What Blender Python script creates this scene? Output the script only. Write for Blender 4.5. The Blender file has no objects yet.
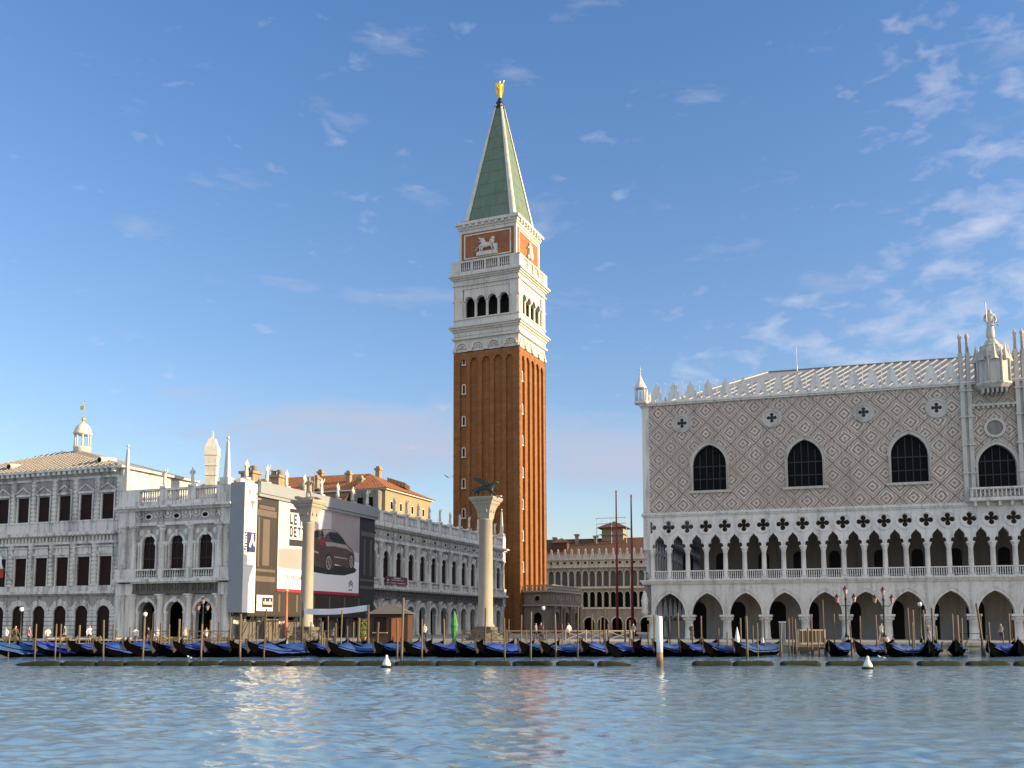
import bpy, bmesh, math, random
from math import sin, cos, pi, radians as R, sqrt, atan2, hypot
from mathutils import Vector, Matrix
import numpy as np

random.seed(7)
C = bpy.context.scene.collection
scene = bpy.context.scene

# ------------------------------------------------------------------ camera
F, YH, CAMZ, YAW = 984.0, 626.0, 2.7, 17.5
PITCH = R(6.0)
cd = bpy.data.cameras.new('camera')
cam = bpy.data.objects.new('camera', cd)
C.objects.link(cam)
cd.sensor_width = 36
cd.lens = F * 36 / 1024
cd.shift_y = (YH - F * math.tan(PITCH) - 384) / 1024
cd.clip_start = 0.3
cd.clip_end = 9000
cam.location = (0, 0, CAMZ)
cam.rotation_euler = (R(90) + PITCH, 0, R(YAW))
scene.camera = cam

# ------------------------------------------------------------------ sun, sky, exposure
SUN_EL, SUN_AZ = 14.0, 4.0            # azimuth measured from +X (east) towards +Y (north)
sd = bpy.data.lights.new('sun', 'SUN')
sun = bpy.data.objects.new('sun', sd)
C.objects.link(sun)
sd.energy = 5.0
sd.angle = R(0.5)
sd.color = (1.0, 0.76, 0.44)
sv = Vector((cos(R(SUN_EL)) * cos(R(SUN_AZ)), cos(R(SUN_EL)) * sin(R(SUN_AZ)), sin(R(SUN_EL))))
sun.rotation_euler = sv.to_track_quat('Z', 'Y').to_euler()

scene.view_settings.view_transform = 'Standard'
scene.view_settings.look = 'None'
scene.view_settings.exposure = 0.8
scene.view_settings.gamma = 1
scene.view_settings.use_curve_mapping = False

world = bpy.data.worlds.new('World')
scene.world = world
world.use_nodes = True


class NT:
    """tiny helper to write node trees"""
    def __init__(s, tree):
        s.t = tree
        tree.nodes.clear()

    def n(s, kind, **kw):
        nd = s.t.nodes.new(kind)
        for k, v in kw.items():
            setattr(nd, k, v)
        return nd

    def link(s, a, b):
        s.t.links.new(a, b)

    def put(s, sock, v):
        if isinstance(v, bpy.types.NodeSocket):
            s.link(v, sock)
        else:
            sock.default_value = v

    def m(s, op, a, b=None, c=None, clamp=False):
        nd = s.n('ShaderNodeMath', operation=op, use_clamp=clamp)
        s.put(nd.inputs[0], a)
        if b is not None: s.put(nd.inputs[1], b)
        if c is not None: s.put(nd.inputs[2], c)
        return nd.outputs[0]

    def mix(s, f, a, b, mode='MIX'):
        nd = s.n('ShaderNodeMix', data_type='RGBA', blend_type=mode)
        s.put(nd.inputs[0], f)
        s.put(nd.inputs[6], a)
        s.put(nd.inputs[7], b)
        return nd.outputs[2]

    def ramp(s, f, stops, mode='LINEAR'):
        nd = s.n('ShaderNodeValToRGB')
        nd.color_ramp.interpolation = mode
        e = nd.color_ramp.elements
        while len(e) < len(stops): e.new(0.5)
        for el, (p, c) in zip(e, stops):
            el.position = p
            el.color = (c, c, c, 1) if not hasattr(c, '__len__') else (*c[:3], 1)
        s.put(nd.inputs[0], f)
        return nd.outputs[0]

    def noise(s, vec, scale, detail=4, rough=0.55, dist=0.0):
        nd = s.n('ShaderNodeTexNoise')
        s.link(vec, nd.inputs['Vector'])
        nd.inputs['Scale'].default_value = scale
        nd.inputs['Detail'].default_value = detail
        nd.inputs['Roughness'].default_value = rough
        nd.inputs['Distortion'].default_value = dist
        return nd.outputs[0]

    def map(s, vec, scale=(1, 1, 1), loc=(0, 0, 0), rot=(0, 0, 0)):
        nd = s.n('ShaderNodeMapping')
        s.link(vec, nd.inputs[0])
        nd.inputs['Scale'].default_value = scale
        nd.inputs['Location'].default_value = loc
        nd.inputs['Rotation'].default_value = rot
        return nd.outputs[0]

    def sep(s, vec):
        nd = s.n('ShaderNodeSeparateXYZ')
        s.link(vec, nd.inputs[0])
        return nd.outputs


def build_world():
    w = NT(world.node_tree)
    out = w.n('ShaderNodeOutputWorld')
    bg = w.n('ShaderNodeBackground')
    w.link(bg.outputs[0], out.inputs[0])
    sky = w.n('ShaderNodeTexSky')
    sky.sky_type = 'NISHITA'
    sky.sun_disc = False
    sky.sun_elevation = R(SUN_EL)
    sky.sun_rotation = R(90 - SUN_AZ)
    sky.air_density = 1.0
    sky.dust_density = 0.6
    sky.ozone_density = 2.2
    tc = w.n('ShaderNodeTexCoord')
    d = tc.outputs['Generated']
    x, y, z = w.sep(d)
    az = w.m('ARCTAN2', x, y)
    zc = w.m('MAXIMUM', z, 0.0)
    k = w.m('DIVIDE', 1.0, w.m('ADD', zc, 0.12))
    comb = w.n('ShaderNodeCombineXYZ')
    w.link(w.m('MULTIPLY', x, k), comb.inputs[0])
    w.link(w.m('MULTIPLY', y, k), comb.inputs[1])
    ang = w.n('ShaderNodeCombineXYZ')
    w.link(az, ang.inputs[0])
    w.link(w.m('MULTIPLY', z, 2.3), ang.inputs[1])
    n1 = w.noise(w.map(ang.outputs[0], (1, 1, 1), (3.1, 7.7, 0)), 21.0, 6, 0.55, 0.25)
    n2 = w.noise(w.map(ang.outputs[0], (1, 1, 1), (1.3, 2.9, 0)), 4.2, 3, 0.5)
    n4 = w.noise(w.map(ang.outputs[0], (0.8, 1.2, 1), (5.3, 0.4, 0)), 9.0, 6, 0.6, 0.3)

    def blob(a0, e0, sa, se):
        u = w.m('DIVIDE', w.m('SUBTRACT', az, R(a0)), R(sa))
        v = w.m('DIVIDE', w.m('SUBTRACT', z, sin(R(e0))), R(se))
        r2 = w.m('ADD', w.m('MULTIPLY', u, u), w.m('MULTIPLY', v, v))
        return w.m('POWER', 2.718, w.m('MULTIPLY', r2, -1.0))
    right = w.m('MAXIMUM', blob(9, 18, 6.5, 8), w.m('MAXIMUM', blob(5, 15.5, 13, 2.6), w.m('MULTIPLY', blob(9, 28, 7, 3), 0.8)))
    wisp = w.m('MAXIMUM', blob(-14, 29, 6, 4), blob(-27, 24, 4, 4))
    bank = w.m('MAXIMUM', blob(-25, 10.8, 9.5, 2.3), blob(-12, 10, 9, 2.2))
    dens = w.m('ADD', w.m('MULTIPLY', right, 0.235), w.m('ADD', w.m('MULTIPLY', wisp, 0.04), w.m('MULTIPLY', n2, 0.10)))
    c1 = w.m('MULTIPLY', w.m('SUBTRACT', w.m('ADD', n1, dens), 0.69), 3.4, clamp=True)
    c2 = w.m('MULTIPLY', w.m('SUBTRACT', w.m('ADD', n4, w.m('MULTIPLY', bank, 0.42)), 0.585), 2.6, clamp=True)
    c2 = w.m('MULTIPLY', c2, 0.92)
    lo = w.m('MULTIPLY', zc, 30.0, clamp=True)
    c1 = w.m('MULTIPLY', w.m('MULTIPLY', c1, 0.42), lo)
    # richer blue high up, paler towards the horizon as in clear morning air
    tint = w.ramp(z, [(0.0, (1.0, 0.84, 0.86)), (0.12, (0.93, 0.88, 0.92)), (0.28, (0.80, 0.86, 0.98)), (0.55, (0.66, 0.84, 1.06))])
    base = w.mix(1.0, sky.outputs[0], tint, 'MULTIPLY')
    col = w.mix(c2, base, (2.2, 2.42, 3.08, 1))
    col = w.mix(c1, col, (4.2, 3.9, 4.15, 1))
    # added fill light, unseen bright cloud veil over the southern half of the sky, behind the viewer
    n3 = w.noise(w.map(comb.outputs[0], (1, 1, 1), (9.3, 1.9, 0)), 2.0, 5, 0.6, 0.4)
    south = w.m('MULTIPLY', w.m('SUBTRACT', w.m('ADD', w.m('ADD', w.m('MULTIPLY', y, -0.75), w.m('MULTIPLY', x, 0.7)), w.m('MULTIPLY', z, 0.5)), 0.14), 2.0, clamp=True)
    fill_veil = w.m('MULTIPLY', w.m('MULTIPLY', south, w.ramp(n3, [(0.3, 0.55), (0.6, 1.0)])), w.ramp(z, [(0.12, 0.12), (0.5, 1.0)]))
    col = w.mix(fill_veil, col, (4.3, 4.15, 4.05, 1))
    w.link(col, bg.inputs[0])
    bg.inputs[1].default_value = 0.137


build_world()


# ------------------------------------------------------------------ materials
def new_mat(name):
    m = bpy.data.materials.new(name)
    m.use_nodes = True
    t = NT(m.node_tree)
    out = t.n('ShaderNodeOutputMaterial')
    b = t.n('ShaderNodeBsdfPrincipled')
    t.link(b.outputs[0], out.inputs[0])
    pos = t.n('ShaderNodeNewGeometry').outputs['Position']
    return m, t, b, pos


def c4(c, k=1.0):
    return (c[0] * k, c[1] * k, c[2] * k, 1)


def stone(name, col, dark=(0.10, 0.10, 0.095), stain=0.5, rough=0.75, sc=1.0, bump=0.3, joint=None):
    """weathered stone: tone patches, grain, rain streaks and black crust"""
    m, t, b, pos = new_mat(name)
    n1 = t.noise(pos, 0.35 * sc, 4, 0.6)
    n2 = t.noise(pos, 3.5 * sc, 5, 0.65)
    st = t.noise(t.map(pos, (1.6, 1.6, 0.16)), 1.1 * sc, 5, 0.62)
    tone = t.mix(t.m('MULTIPLY', n1, 1.0), c4(col, 0.80), c4((col[0] * 1.06, col[1] * 1.03, col[2] * 0.97), 1.12))
    tone = t.mix(t.ramp(n2, [(0.35, 0.0), (0.75, 0.35)]), tone, c4(col, 0.66))
    f = t.ramp(st, [(0.47, 0.0), (0.68, 1.0)])
    f = t.m('MULTIPLY', f, t.ramp(n2, [(0.3, 0.4), (0.6, 1.0)]))
    tone = t.mix(t.m('MULTIPLY', f, stain), tone, c4(dark))
    if joint:
        br = t.n('ShaderNodeTexBrick')
        x, y, z = t.sep(pos)
        cb = t.n('ShaderNodeCombineXYZ')
        t.link(t.m('ADD', x, y), cb.inputs[0])
        t.link(z, cb.inputs[1])
        t.link(cb.outputs[0], br.inputs['Vector'])
        br.inputs['Scale'].default_value = 1.0
        br.inputs['Brick Width'].default_value = joint[0]
        br.inputs['Row Height'].default_value = joint[1]
        br.inputs['Mortar Size'].default_value = 0.02
        br.inputs['Color1'].default_value = (1, 1, 1, 1)
        br.inputs['Color2'].default_value = (0.86, 0.86, 0.86, 1)
        br.inputs['Mortar'].default_value = (0.6, 0.58, 0.56, 1)
        tone = t.mix(1.0, tone, br.outputs[0], 'MULTIPLY')
    t.link(tone, b.inputs['Base Color'])
    b.inputs['Roughness'].default_value = rough
    bp = t.n('ShaderNodeBump')
    bp.inputs['Strength'].default_value = bump
    bp.inputs['Distance'].default_value = 0.05
    t.link(t.noise(pos, 6 * sc, 5, 0.7), bp.inputs['Height'])
    t.link(bp.outputs[0], b.inputs['Normal'])
    return m


def plain(name, col, rough=0.6, var=0.25, sc=2.0, metal=0.0, rnd=0.0, bump=0.0, spec=0.5):
    m, t, b, pos = new_mat(name)
    n = t.noise(pos, sc, 5, 0.6)
    tone = t.mix(n, c4(col, 1 - var), c4(col, 1 + var))
    if rnd:
        oi = t.n('ShaderNodeObjectInfo')
        hs = t.n('ShaderNodeHueSaturation')
        t.link(t.m('ADD', t.m('MULTIPLY', oi.outputs['Random'], rnd), 1 - rnd / 2), hs.inputs['Value'])
        t.link(t.m('ADD', t.m('MULTIPLY', oi.outputs['Random'], 0.025), 0.4875), hs.inputs['Hue'])
        t.link(tone, hs.inputs['Color'])
        tone = hs.outputs[0]
    t.link(tone, b.inputs['Base Color'])
    b.inputs['Roughness'].default_value = rough
    b.inputs['Metallic'].default_value = metal
    b.inputs['Specular IOR Level'].default_value = spec
    if bump:
        bp = t.n('ShaderNodeBump')
        bp.inputs['Strength'].default_value = bump
        bp.inputs['Distance'].default_value = 0.05
        t.link(t.noise(pos, sc * 4, 5, 0.7), bp.inputs['Height'])
        t.link(bp.outputs[0], b.inputs['Normal'])
    return m


def brick_mat(name, c1, c2, mortar, w=0.5, h=0.16, streak=0.5):
    m, t, b, pos = new_mat(name)
    x, y, z = t.sep(pos)
    cb = t.n('ShaderNodeCombineXYZ')
    t.link(t.m('ADD', x, y), cb.inputs[0])
    t.link(z, cb.inputs[1])
    br = t.n('ShaderNodeTexBrick')
    t.link(cb.outputs[0], br.inputs['Vector'])
    br.inputs['Scale'].default_value = 1
    br.inputs['Brick Width'].default_value = w
    br.inputs['Row Height'].default_value = h
    br.inputs['Mortar Size'].default_value = 0.012
    br.inputs['Color1'].default_value = c4(c1)
    br.inputs['Color2'].default_value = c4(c2)
    br.inputs['Mortar'].default_value = c4(mortar)
    n = t.noise(pos, 0.5, 5, 0.65)
    st = t.noise(t.map(pos, (1.4, 1.4, 0.05)), 1.0, 5, 0.6)
    bands = t.noise(t.map(pos, (0.05, 0.05, 1.0)), 0.9, 4, 0.6)
    tone = t.mix(t.ramp(n, [(0.35, 0.0), (0.62, 0.75)]), br.outputs[0], c4(c1, 0.62))
    tone = t.mix(t.m('MULTIPLY', t.ramp(st, [(0.45, 0.0), (0.75, 1.0)]), streak), tone, c4(c1, 0.42))
    tone = t.mix(t.m('MULTIPLY', t.ramp(bands, [(0.5, 0.0), (0.75, 1.0)]), 0.28), tone, c4(mortar))
    pale = t.noise(pos, 1.7, 6, 0.7)
    tone = t.mix(t.ramp(pale, [(0.56, 0.0), (0.78, 0.55)]), tone, c4(mortar))
    t.link(tone, b.inputs['Base Color'])
    b.inputs['Roughness'].default_value = 0.85
    return m


def diamond_mat():
    """rose and white marble facing laid in concentric lozenges"""
    m, t, b, pos = new_mat('diamond_marble')
    x, y, z = t.sep(pos)
    P = 2.72

    def snap(v, s):
        return t.m('MULTIPLY', t.m('FLOOR', t.m('DIVIDE', v, s)), s)
    wn = t.n('ShaderNodeTexWhiteNoise', noise_dimensions='1D')
    t.link(t.m('FLOOR', t.m('DIVIDE', z, 0.21)), wn.inputs['W'])
    hx = t.m('ADD', t.m('ADD', x, y), t.m('MULTIPLY', t.m('SUBTRACT', wn.outputs['Value'], 0.5), 0.13))
    hz = t.m('ADD', z, t.m('MULTIPLY', t.m('SUBTRACT', t.noise(pos, 0.9, 3, 0.6), 0.5), 0.16))
    u = t.m('FRACT', t.m('DIVIDE', t.m('ADD', hx, 40.0), P))
    v = t.m('FRACT', t.m('DIVIDE', t.m('ADD', hz, 20.35), P))
    a = t.m('ADD', t.m('ABSOLUTE', t.m('SUBTRACT', u, 0.5)), t.m('ABSOLUTE', t.m('SUBTRACT', v, 0.5)))
    d = t.m('MULTIPLY', t.m('MINIMUM', a, t.m('SUBTRACT', 1.0, a)), 2.0)
    white = (0.73, 0.625, 0.525)
    rose = (0.185, 0.122, 0.093)
    grey = (0.27, 0.22, 0.19)
    dk = (0.18, 0.14, 0.125)
    col = t.ramp(d, [(0.0, dk), (0.13, white), (0.34, rose), (0.51, white), (0.69, grey), (0.80, white), (0.91, rose)], 'CONSTANT')
    br = t.n('ShaderNodeTexWhiteNoise')
    cb = t.n('ShaderNodeCombineXYZ')
    t.link(t.m('FLOOR', t.m('DIVIDE', t.m('ADD', x, y), 0.34)), cb.inputs[0])
    t.link(t.m('FLOOR', t.m('DIVIDE', z, 0.17)), cb.inputs[1])
    t.link(cb.outputs[0], br.inputs['Vector'])
    col = t.mix(t.m('MULTIPLY', br.outputs['Value'], 0.50), col, (0.40, 0.34, 0.30, 1))
    n1 = t.noise(pos, 0.22, 4, 0.6)
    col = t.mix(t.ramp(n1, [(0.38, 0.0), (0.72, 0.55)]), col, (0.33, 0.265, 0.215, 1))
    st = t.noise(t.map(pos, (1.2, 1.2, 0.12)), 0.9, 5, 0.62)
    col = t.mix(t.ramp(st, [(0.52, 0.0), (0.78, 0.5)]), col, (0.13, 0.115, 0.10, 1))
    fine = t.noise(pos, 5.0, 5, 0.7)
    col = t.mix(t.ramp(fine, [(0.4, 0.0), (0.75, 0.3)]), col, (0.18, 0.16, 0.15, 1))
    t.link(col, b.inputs['Base Color'])
    b.inputs['Roughness'].default_value = 0.6
    return m


def tile_mat(name, c1, c2, scale=3.0):
    m, t, b, pos = new_mat(name)
    x, y, z = t.sep(pos)
    wv = t.m('SINE', t.m('MULTIPLY', t.m('ADD', x, t.m('MULTIPLY', y, 0.4)), 2 * pi / 0.28))
    n = t.noise(pos, 0.9, 6, 0.7)
    n2 = t.noise(pos, 5.0, 4, 0.7)
    col = t.mix(t.ramp(n, [(0.3, 0.0), (0.7, 1.0)]), c4(c1), c4(c2))
    col = t.mix(t.ramp(n2, [(0.45, 0.0), (0.75, 0.7)]), col, c4(c1, 0.35))
    t.link(col, b.inputs['Base Color'])
    b.inputs['Roughness'].default_value = 0.85
    bp = t.n('ShaderNodeBump')
    bp.inputs['Strength'].default_value = 0.7
    bp.inputs['Distance'].default_value = 0.08
    t.link(wv, bp.inputs['Height'])
    t.link(bp.outputs[0], b.inputs['Normal'])
    return m


def water_mat():
    m, t, b, pos = new_mat('lagoon_water')
    b.inputs['Base Color'].default_value = (0.185, 0.325, 0.445, 1)
    b.inputs['IOR'].default_value = 1.333
    b.inputs['Specular IOR Level'].default_value = 1.0
    b.inputs['Roughness'].default_value = 0.05
    n = t.noise(t.map(pos, (1.0, 1.7, 1), rot=(0, 0, 0.35)), 5.5, 3, 0.6, 0.3)
    n2 = t.noise(t.map(pos, (1.0, 1.3, 1)), 13.0, 3, 0.6, 0.3)
    patch = t.noise(t.map(pos, (0.35, 1.1, 1)), 0.16, 4, 0.6, 0.8)
    amp = t.ramp(patch, [(0.38, 0.45), (0.62, 1.3)])
    h = t.m('MULTIPLY', t.m('ADD', n, t.m('MULTIPLY', n2, 0.34)), amp)
    bp = t.n('ShaderNodeBump')
    bp.inputs['Strength'].default_value = 1.0
    bp.inputs['Distance'].default_value = 0.010
    t.link(h, bp.inputs['Height'])
    t.link(bp.outputs[0], b.inputs['Normal'])
    return m


def wood_mat(name, col, rnd=0.4):
    m, t, b, pos = new_mat(name)
    oi = t.n('ShaderNodeObjectInfo')
    n = t.noise(t.map(pos, (6, 6, 0.6)), 2.0, 5, 0.65)
    col_ = t.mix(n, c4(col, 0.55), c4(col, 1.35))
    hs = t.n('ShaderNodeHueSaturation')
    t.link(t.m('ADD', t.m('MULTIPLY', oi.outputs['Random'], rnd), 1 - rnd * 0.6), hs.inputs['Value'])
    t.link(col_, hs.inputs['Color'])
    x, y, z = t.sep(pos)
    wet = t.m('SUBTRACT', 1.0, t.m('MULTIPLY', t.m('SUBTRACT', t.m('ADD', z, t.m('MULTIPLY', n, 0.3)), 0.75), 3.0, clamp=True))
    t.link(t.mix(t.m('MULTIPLY', wet, 0.75, clamp=True), hs.outputs[0], (0.035, 0.04, 0.028, 1)), b.inputs['Base Color'])
    b.inputs['Roughness'].default_value = 0.8
    return m


M = dict(
    istria=stone('istrian_stone', (0.70, 0.69, 0.67), stain=0.5),
    tracery=stone('carved_white_stone', (0.74, 0.73, 0.72), stain=0.42),
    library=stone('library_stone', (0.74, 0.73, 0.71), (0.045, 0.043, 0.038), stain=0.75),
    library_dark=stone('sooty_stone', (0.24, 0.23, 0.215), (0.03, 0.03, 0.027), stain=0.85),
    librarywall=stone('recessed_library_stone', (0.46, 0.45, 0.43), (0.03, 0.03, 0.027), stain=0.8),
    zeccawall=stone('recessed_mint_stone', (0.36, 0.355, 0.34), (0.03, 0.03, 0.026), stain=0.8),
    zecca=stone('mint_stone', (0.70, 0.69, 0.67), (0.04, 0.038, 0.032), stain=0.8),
    white=stone('white_marble', (0.66, 0.64, 0.60), (0.16, 0.15, 0.13), stain=0.45),
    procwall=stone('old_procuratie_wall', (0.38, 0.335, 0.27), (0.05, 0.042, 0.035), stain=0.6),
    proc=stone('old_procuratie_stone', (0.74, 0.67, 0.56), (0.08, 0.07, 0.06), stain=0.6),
    frieze=stone('dark_frieze_stone', (0.13, 0.12, 0.11), (0.02, 0.02, 0.018), stain=0.8),  # dark base colour of the frieze, also on the column steps
    greystone=stone('grey_weathered_stone', (0.54, 0.52, 0.49), (0.10, 0.095, 0.085), stain=0.55),
    loggetta=stone('loggetta_marble', (0.25, 0.21, 0.185), (0.09, 0.075, 0.065), stain=0.5),
    granite=stone('pale_granite', (0.37, 0.335, 0.285), (0.2, 0.17, 0.14), stain=0.4, sc=1.6),
    quay=stone('quay_paving', (0.34, 0.33, 0.31), (0.10, 0.10, 0.09), stain=0.3),
    quaywall=stone('quay_wall_stone', (0.40, 0.37, 0.32), (0.05, 0.055, 0.04), stain=0.7),
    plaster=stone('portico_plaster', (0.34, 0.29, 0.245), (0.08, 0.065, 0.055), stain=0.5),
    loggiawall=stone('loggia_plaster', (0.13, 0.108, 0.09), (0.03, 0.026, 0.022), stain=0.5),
    panel=plain('grey_hoarding', (0.26, 0.255, 0.25), 0.7, 0.12),
    rubble=stone('stored_stone', (0.13, 0.115, 0.10), (0.03, 0.03, 0.03), stain=0.6),
    diamond=diamond_mat(),
    brick=brick_mat('campanile_brick', (0.345, 0.132, 0.034), (0.165, 0.058, 0.018), (0.36, 0.20, 0.08)),
    brickpanel=brick_mat('attic_brick', (0.36, 0.135, 0.05), (0.30, 0.11, 0.045), (0.36, 0.18, 0.09), streak=0.3),
    copper=stone('green_copper', (0.130, 0.195, 0.145), (0.05, 0.085, 0.065), stain=0.55, rough=0.6, sc=0.8),
    lead=plain('lead_sheet', (0.36, 0.37, 0.385), 0.5, 0.18, 1.2, 0.2),
    leadrib=plain('lead_roll', (0.20, 0.205, 0.21), 0.5, 0.15, 1.2, 0.2),
    leadroof=tile_mat('pale_lead_roof', (0.33, 0.30, 0.26), (0.42, 0.385, 0.34)),
    tile=tile_mat('red_roof_tile', (0.30, 0.10, 0.035), (0.46, 0.19, 0.075)),
    tiledark=tile_mat('dark_roof_tile', (0.10, 0.048, 0.032), (0.15, 0.075, 0.048)),
    yellow=stone('yellow_plaster', (0.33, 0.265, 0.165), (0.28, 0.21, 0.12), stain=0.35),
    chimney=stone('chimney_brick', (0.34, 0.27, 0.18), (0.12, 0.09, 0.06), stain=0.5),
    glass=plain('dark_window', (0.010, 0.010, 0.011), 0.4, 0.4, 0.8, spec=0.03),
    dullglass=plain('dull_leaded_glass', (0.035, 0.037, 0.04), 0.5, 0.4, 0.8, spec=0.1),
    greyglass=plain('grey_blinds', (0.11, 0.115, 0.11), 0.5, 0.4, 0.5),
    shutter=plain('maroon_shutter', (0.022, 0.010, 0.008), 0.7, 0.5, 1.5, spec=0.15),
    door=plain('dark_doorway_and_shade', (0.014, 0.012, 0.011), 0.8, 0.4, 1.5, spec=0.1),
    iron=plain('dark_iron', (0.03, 0.03, 0.032), 0.55, 0.3, 3, 0.4),
    bronze=stone('green_bronze', (0.026, 0.036, 0.029), (0.02, 0.022, 0.02), stain=0.6, rough=0.5, sc=3),
    gold=plain('gilded_copper', (0.85, 0.52, 0.10), 0.38, 0.2, 4, 0.75),
    tarp=plain('blue_tarpaulin', (0.006, 0.045, 0.23), 0.7, 0.35, 1.6, rnd=0.4, bump=0.9),
    hull=plain('black_lacquer', (0.003, 0.003, 0.0035), 0.6, 0.3, 2, spec=0.0),
    steel=plain('prow_steel', (0.10, 0.10, 0.11), 0.5, 0.2, 4, 0.3),
    darksteel=plain('dull_prow_steel', (0.03, 0.03, 0.033), 0.6, 0.2, 4, 0.0, spec=0.1),
    pole=wood_mat('mooring_wood', (0.155, 0.115, 0.072)),
    darkpole=wood_mat('dark_mooring_wood', (0.095, 0.062, 0.042)),
    rail=wood_mat('railing_wood', (0.20, 0.145, 0.10), 0.3),
    palerail=wood_mat('pale_railing_wood', (0.42, 0.35, 0.26), 0.3),
    moss=stone('mossy_log', (0.010, 0.016, 0.004), (0.015, 0.016, 0.012), stain=0.6, rough=0.9, sc=3, bump=1.0),
    whitepaint=plain('white_paint', (0.74, 0.74, 0.72), 0.5, 0.08, 2),
    bricola=wood_mat('weathered_post', (0.34, 0.20, 0.10), 0.1),
    redpaint=plain('red_pole_paint', (0.26, 0.030, 0.030), 0.5, 0.2),
    orangepaint=plain('orange_pole_paint', (0.42, 0.13, 0.045), 0.5, 0.2),
    lampgreen=plain('lamp_green_paint', (0.018, 0.035, 0.028), 0.5, 0.3),
    rose_glass=plain('rose_lamp_glass', (0.40, 0.22, 0.20), 0.2, 0.1),
    milk_glass=plain('milky_lamp_glass', (0.75, 0.76, 0.74), 0.2, 0.06),
    greenpaint=plain('green_canvas', (0.055, 0.235, 0.065), 0.7, 0.25, 3),
    kioskwood=stone('kiosk_wood', (0.065, 0.026, 0.015), (0.05, 0.03, 0.02), stain=0.4),
    kioskroof=plain('kiosk_roof', (0.13, 0.115, 0.105), 0.7, 0.2),
    cloth=plain('white_cloth', (0.78, 0.78, 0.78), 0.8, 0.06, 1),
    wrapgrey=plain('grey_wrap', (0.25, 0.275, 0.30), 0.8, 0.10, 0.6),
    wrapbrown=stone('printed_wrap', (0.030, 0.022, 0.019), (0.05, 0.04, 0.035), stain=0.6, sc=1.4, bump=0.0),
    wraplight=stone('printed_wrap_light', (0.12, 0.098, 0.082), (0.13, 0.10, 0.085), stain=0.5, sc=1.4, bump=0.0),
    wrapdark=stone('dark_print_and_shade', (0.030, 0.030, 0.034), (0.035, 0.035, 0.04), stain=0.6, sc=1.4, bump=0.0),
    poster=plain('poster_white', (0.74, 0.75, 0.77), 0.7, 0.02, 0.5),
    postergrey=plain('poster_grey', (0.50, 0.48, 0.50), 0.7, 0.14, 0.35),
    postermauve=plain('poster_mauve', (0.33, 0.28, 0.285), 0.7, 0.2, 0.4),
    posterdark=plain('poster_ink', (0.022, 0.02, 0.022), 0.7, 0.1),
    carbrown=plain('printed_brown', (0.085, 0.055, 0.045), 0.7, 0.35, 0.5),
    carlight=plain('printed_silver', (0.34, 0.31, 0.29), 0.7, 0.2, 2),
    carglass=plain('printed_blue_black', (0.014, 0.016, 0.035), 0.7, 0.2),
    red=plain('poster_red', (0.42, 0.012, 0.030), 0.7, 0.05),
    navy=plain('navy_print', (0.030, 0.030, 0.12), 0.7, 0.1),
    greyprint=plain('grey_print', (0.22, 0.21, 0.20), 0.7, 0.1),
    maroon=plain('maroon_banner', (0.16, 0.040, 0.052), 0.7, 0.15),
    pinkprint=plain('pink_lettering', (0.60, 0.48, 0.50), 0.7, 0.05),
    yellowpaint=plain('yellow_board', (0.30, 0.22, 0.07), 0.6, 0.15),
    skin=plain('skin', (0.48, 0.30, 0.22), 0.6, 0.1),
    hair=plain('dark_hair', (0.035, 0.025, 0.02), 0.7, 0.2),
    gull=plain('gull_white', (0.80, 0.80, 0.80), 0.7, 0.05),
    gullgrey=plain('gull_grey', (0.30, 0.32, 0.34), 0.7, 0.1),
    water=water_mat(),
    flagred=plain('flag_red', (0.45, 0.03, 0.03), 0.7, 0.1),
    flaggreen=plain('flag_green', (0.03, 0.20, 0.07), 0.7, 0.1),
    leaf=plain('yellow_green_leaf', (0.16, 0.20, 0.03), 0.7, 0.4, 6),
    antenna=plain('grey_metal', (0.25, 0.25, 0.26), 0.5, 0.1, 2, 0.5),
)


for n_ in M['hull'].node_tree.nodes:
    if n_.type == 'BSDF_PRINCIPLED': n_.inputs['IOR'].default_value = 1.0


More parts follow.
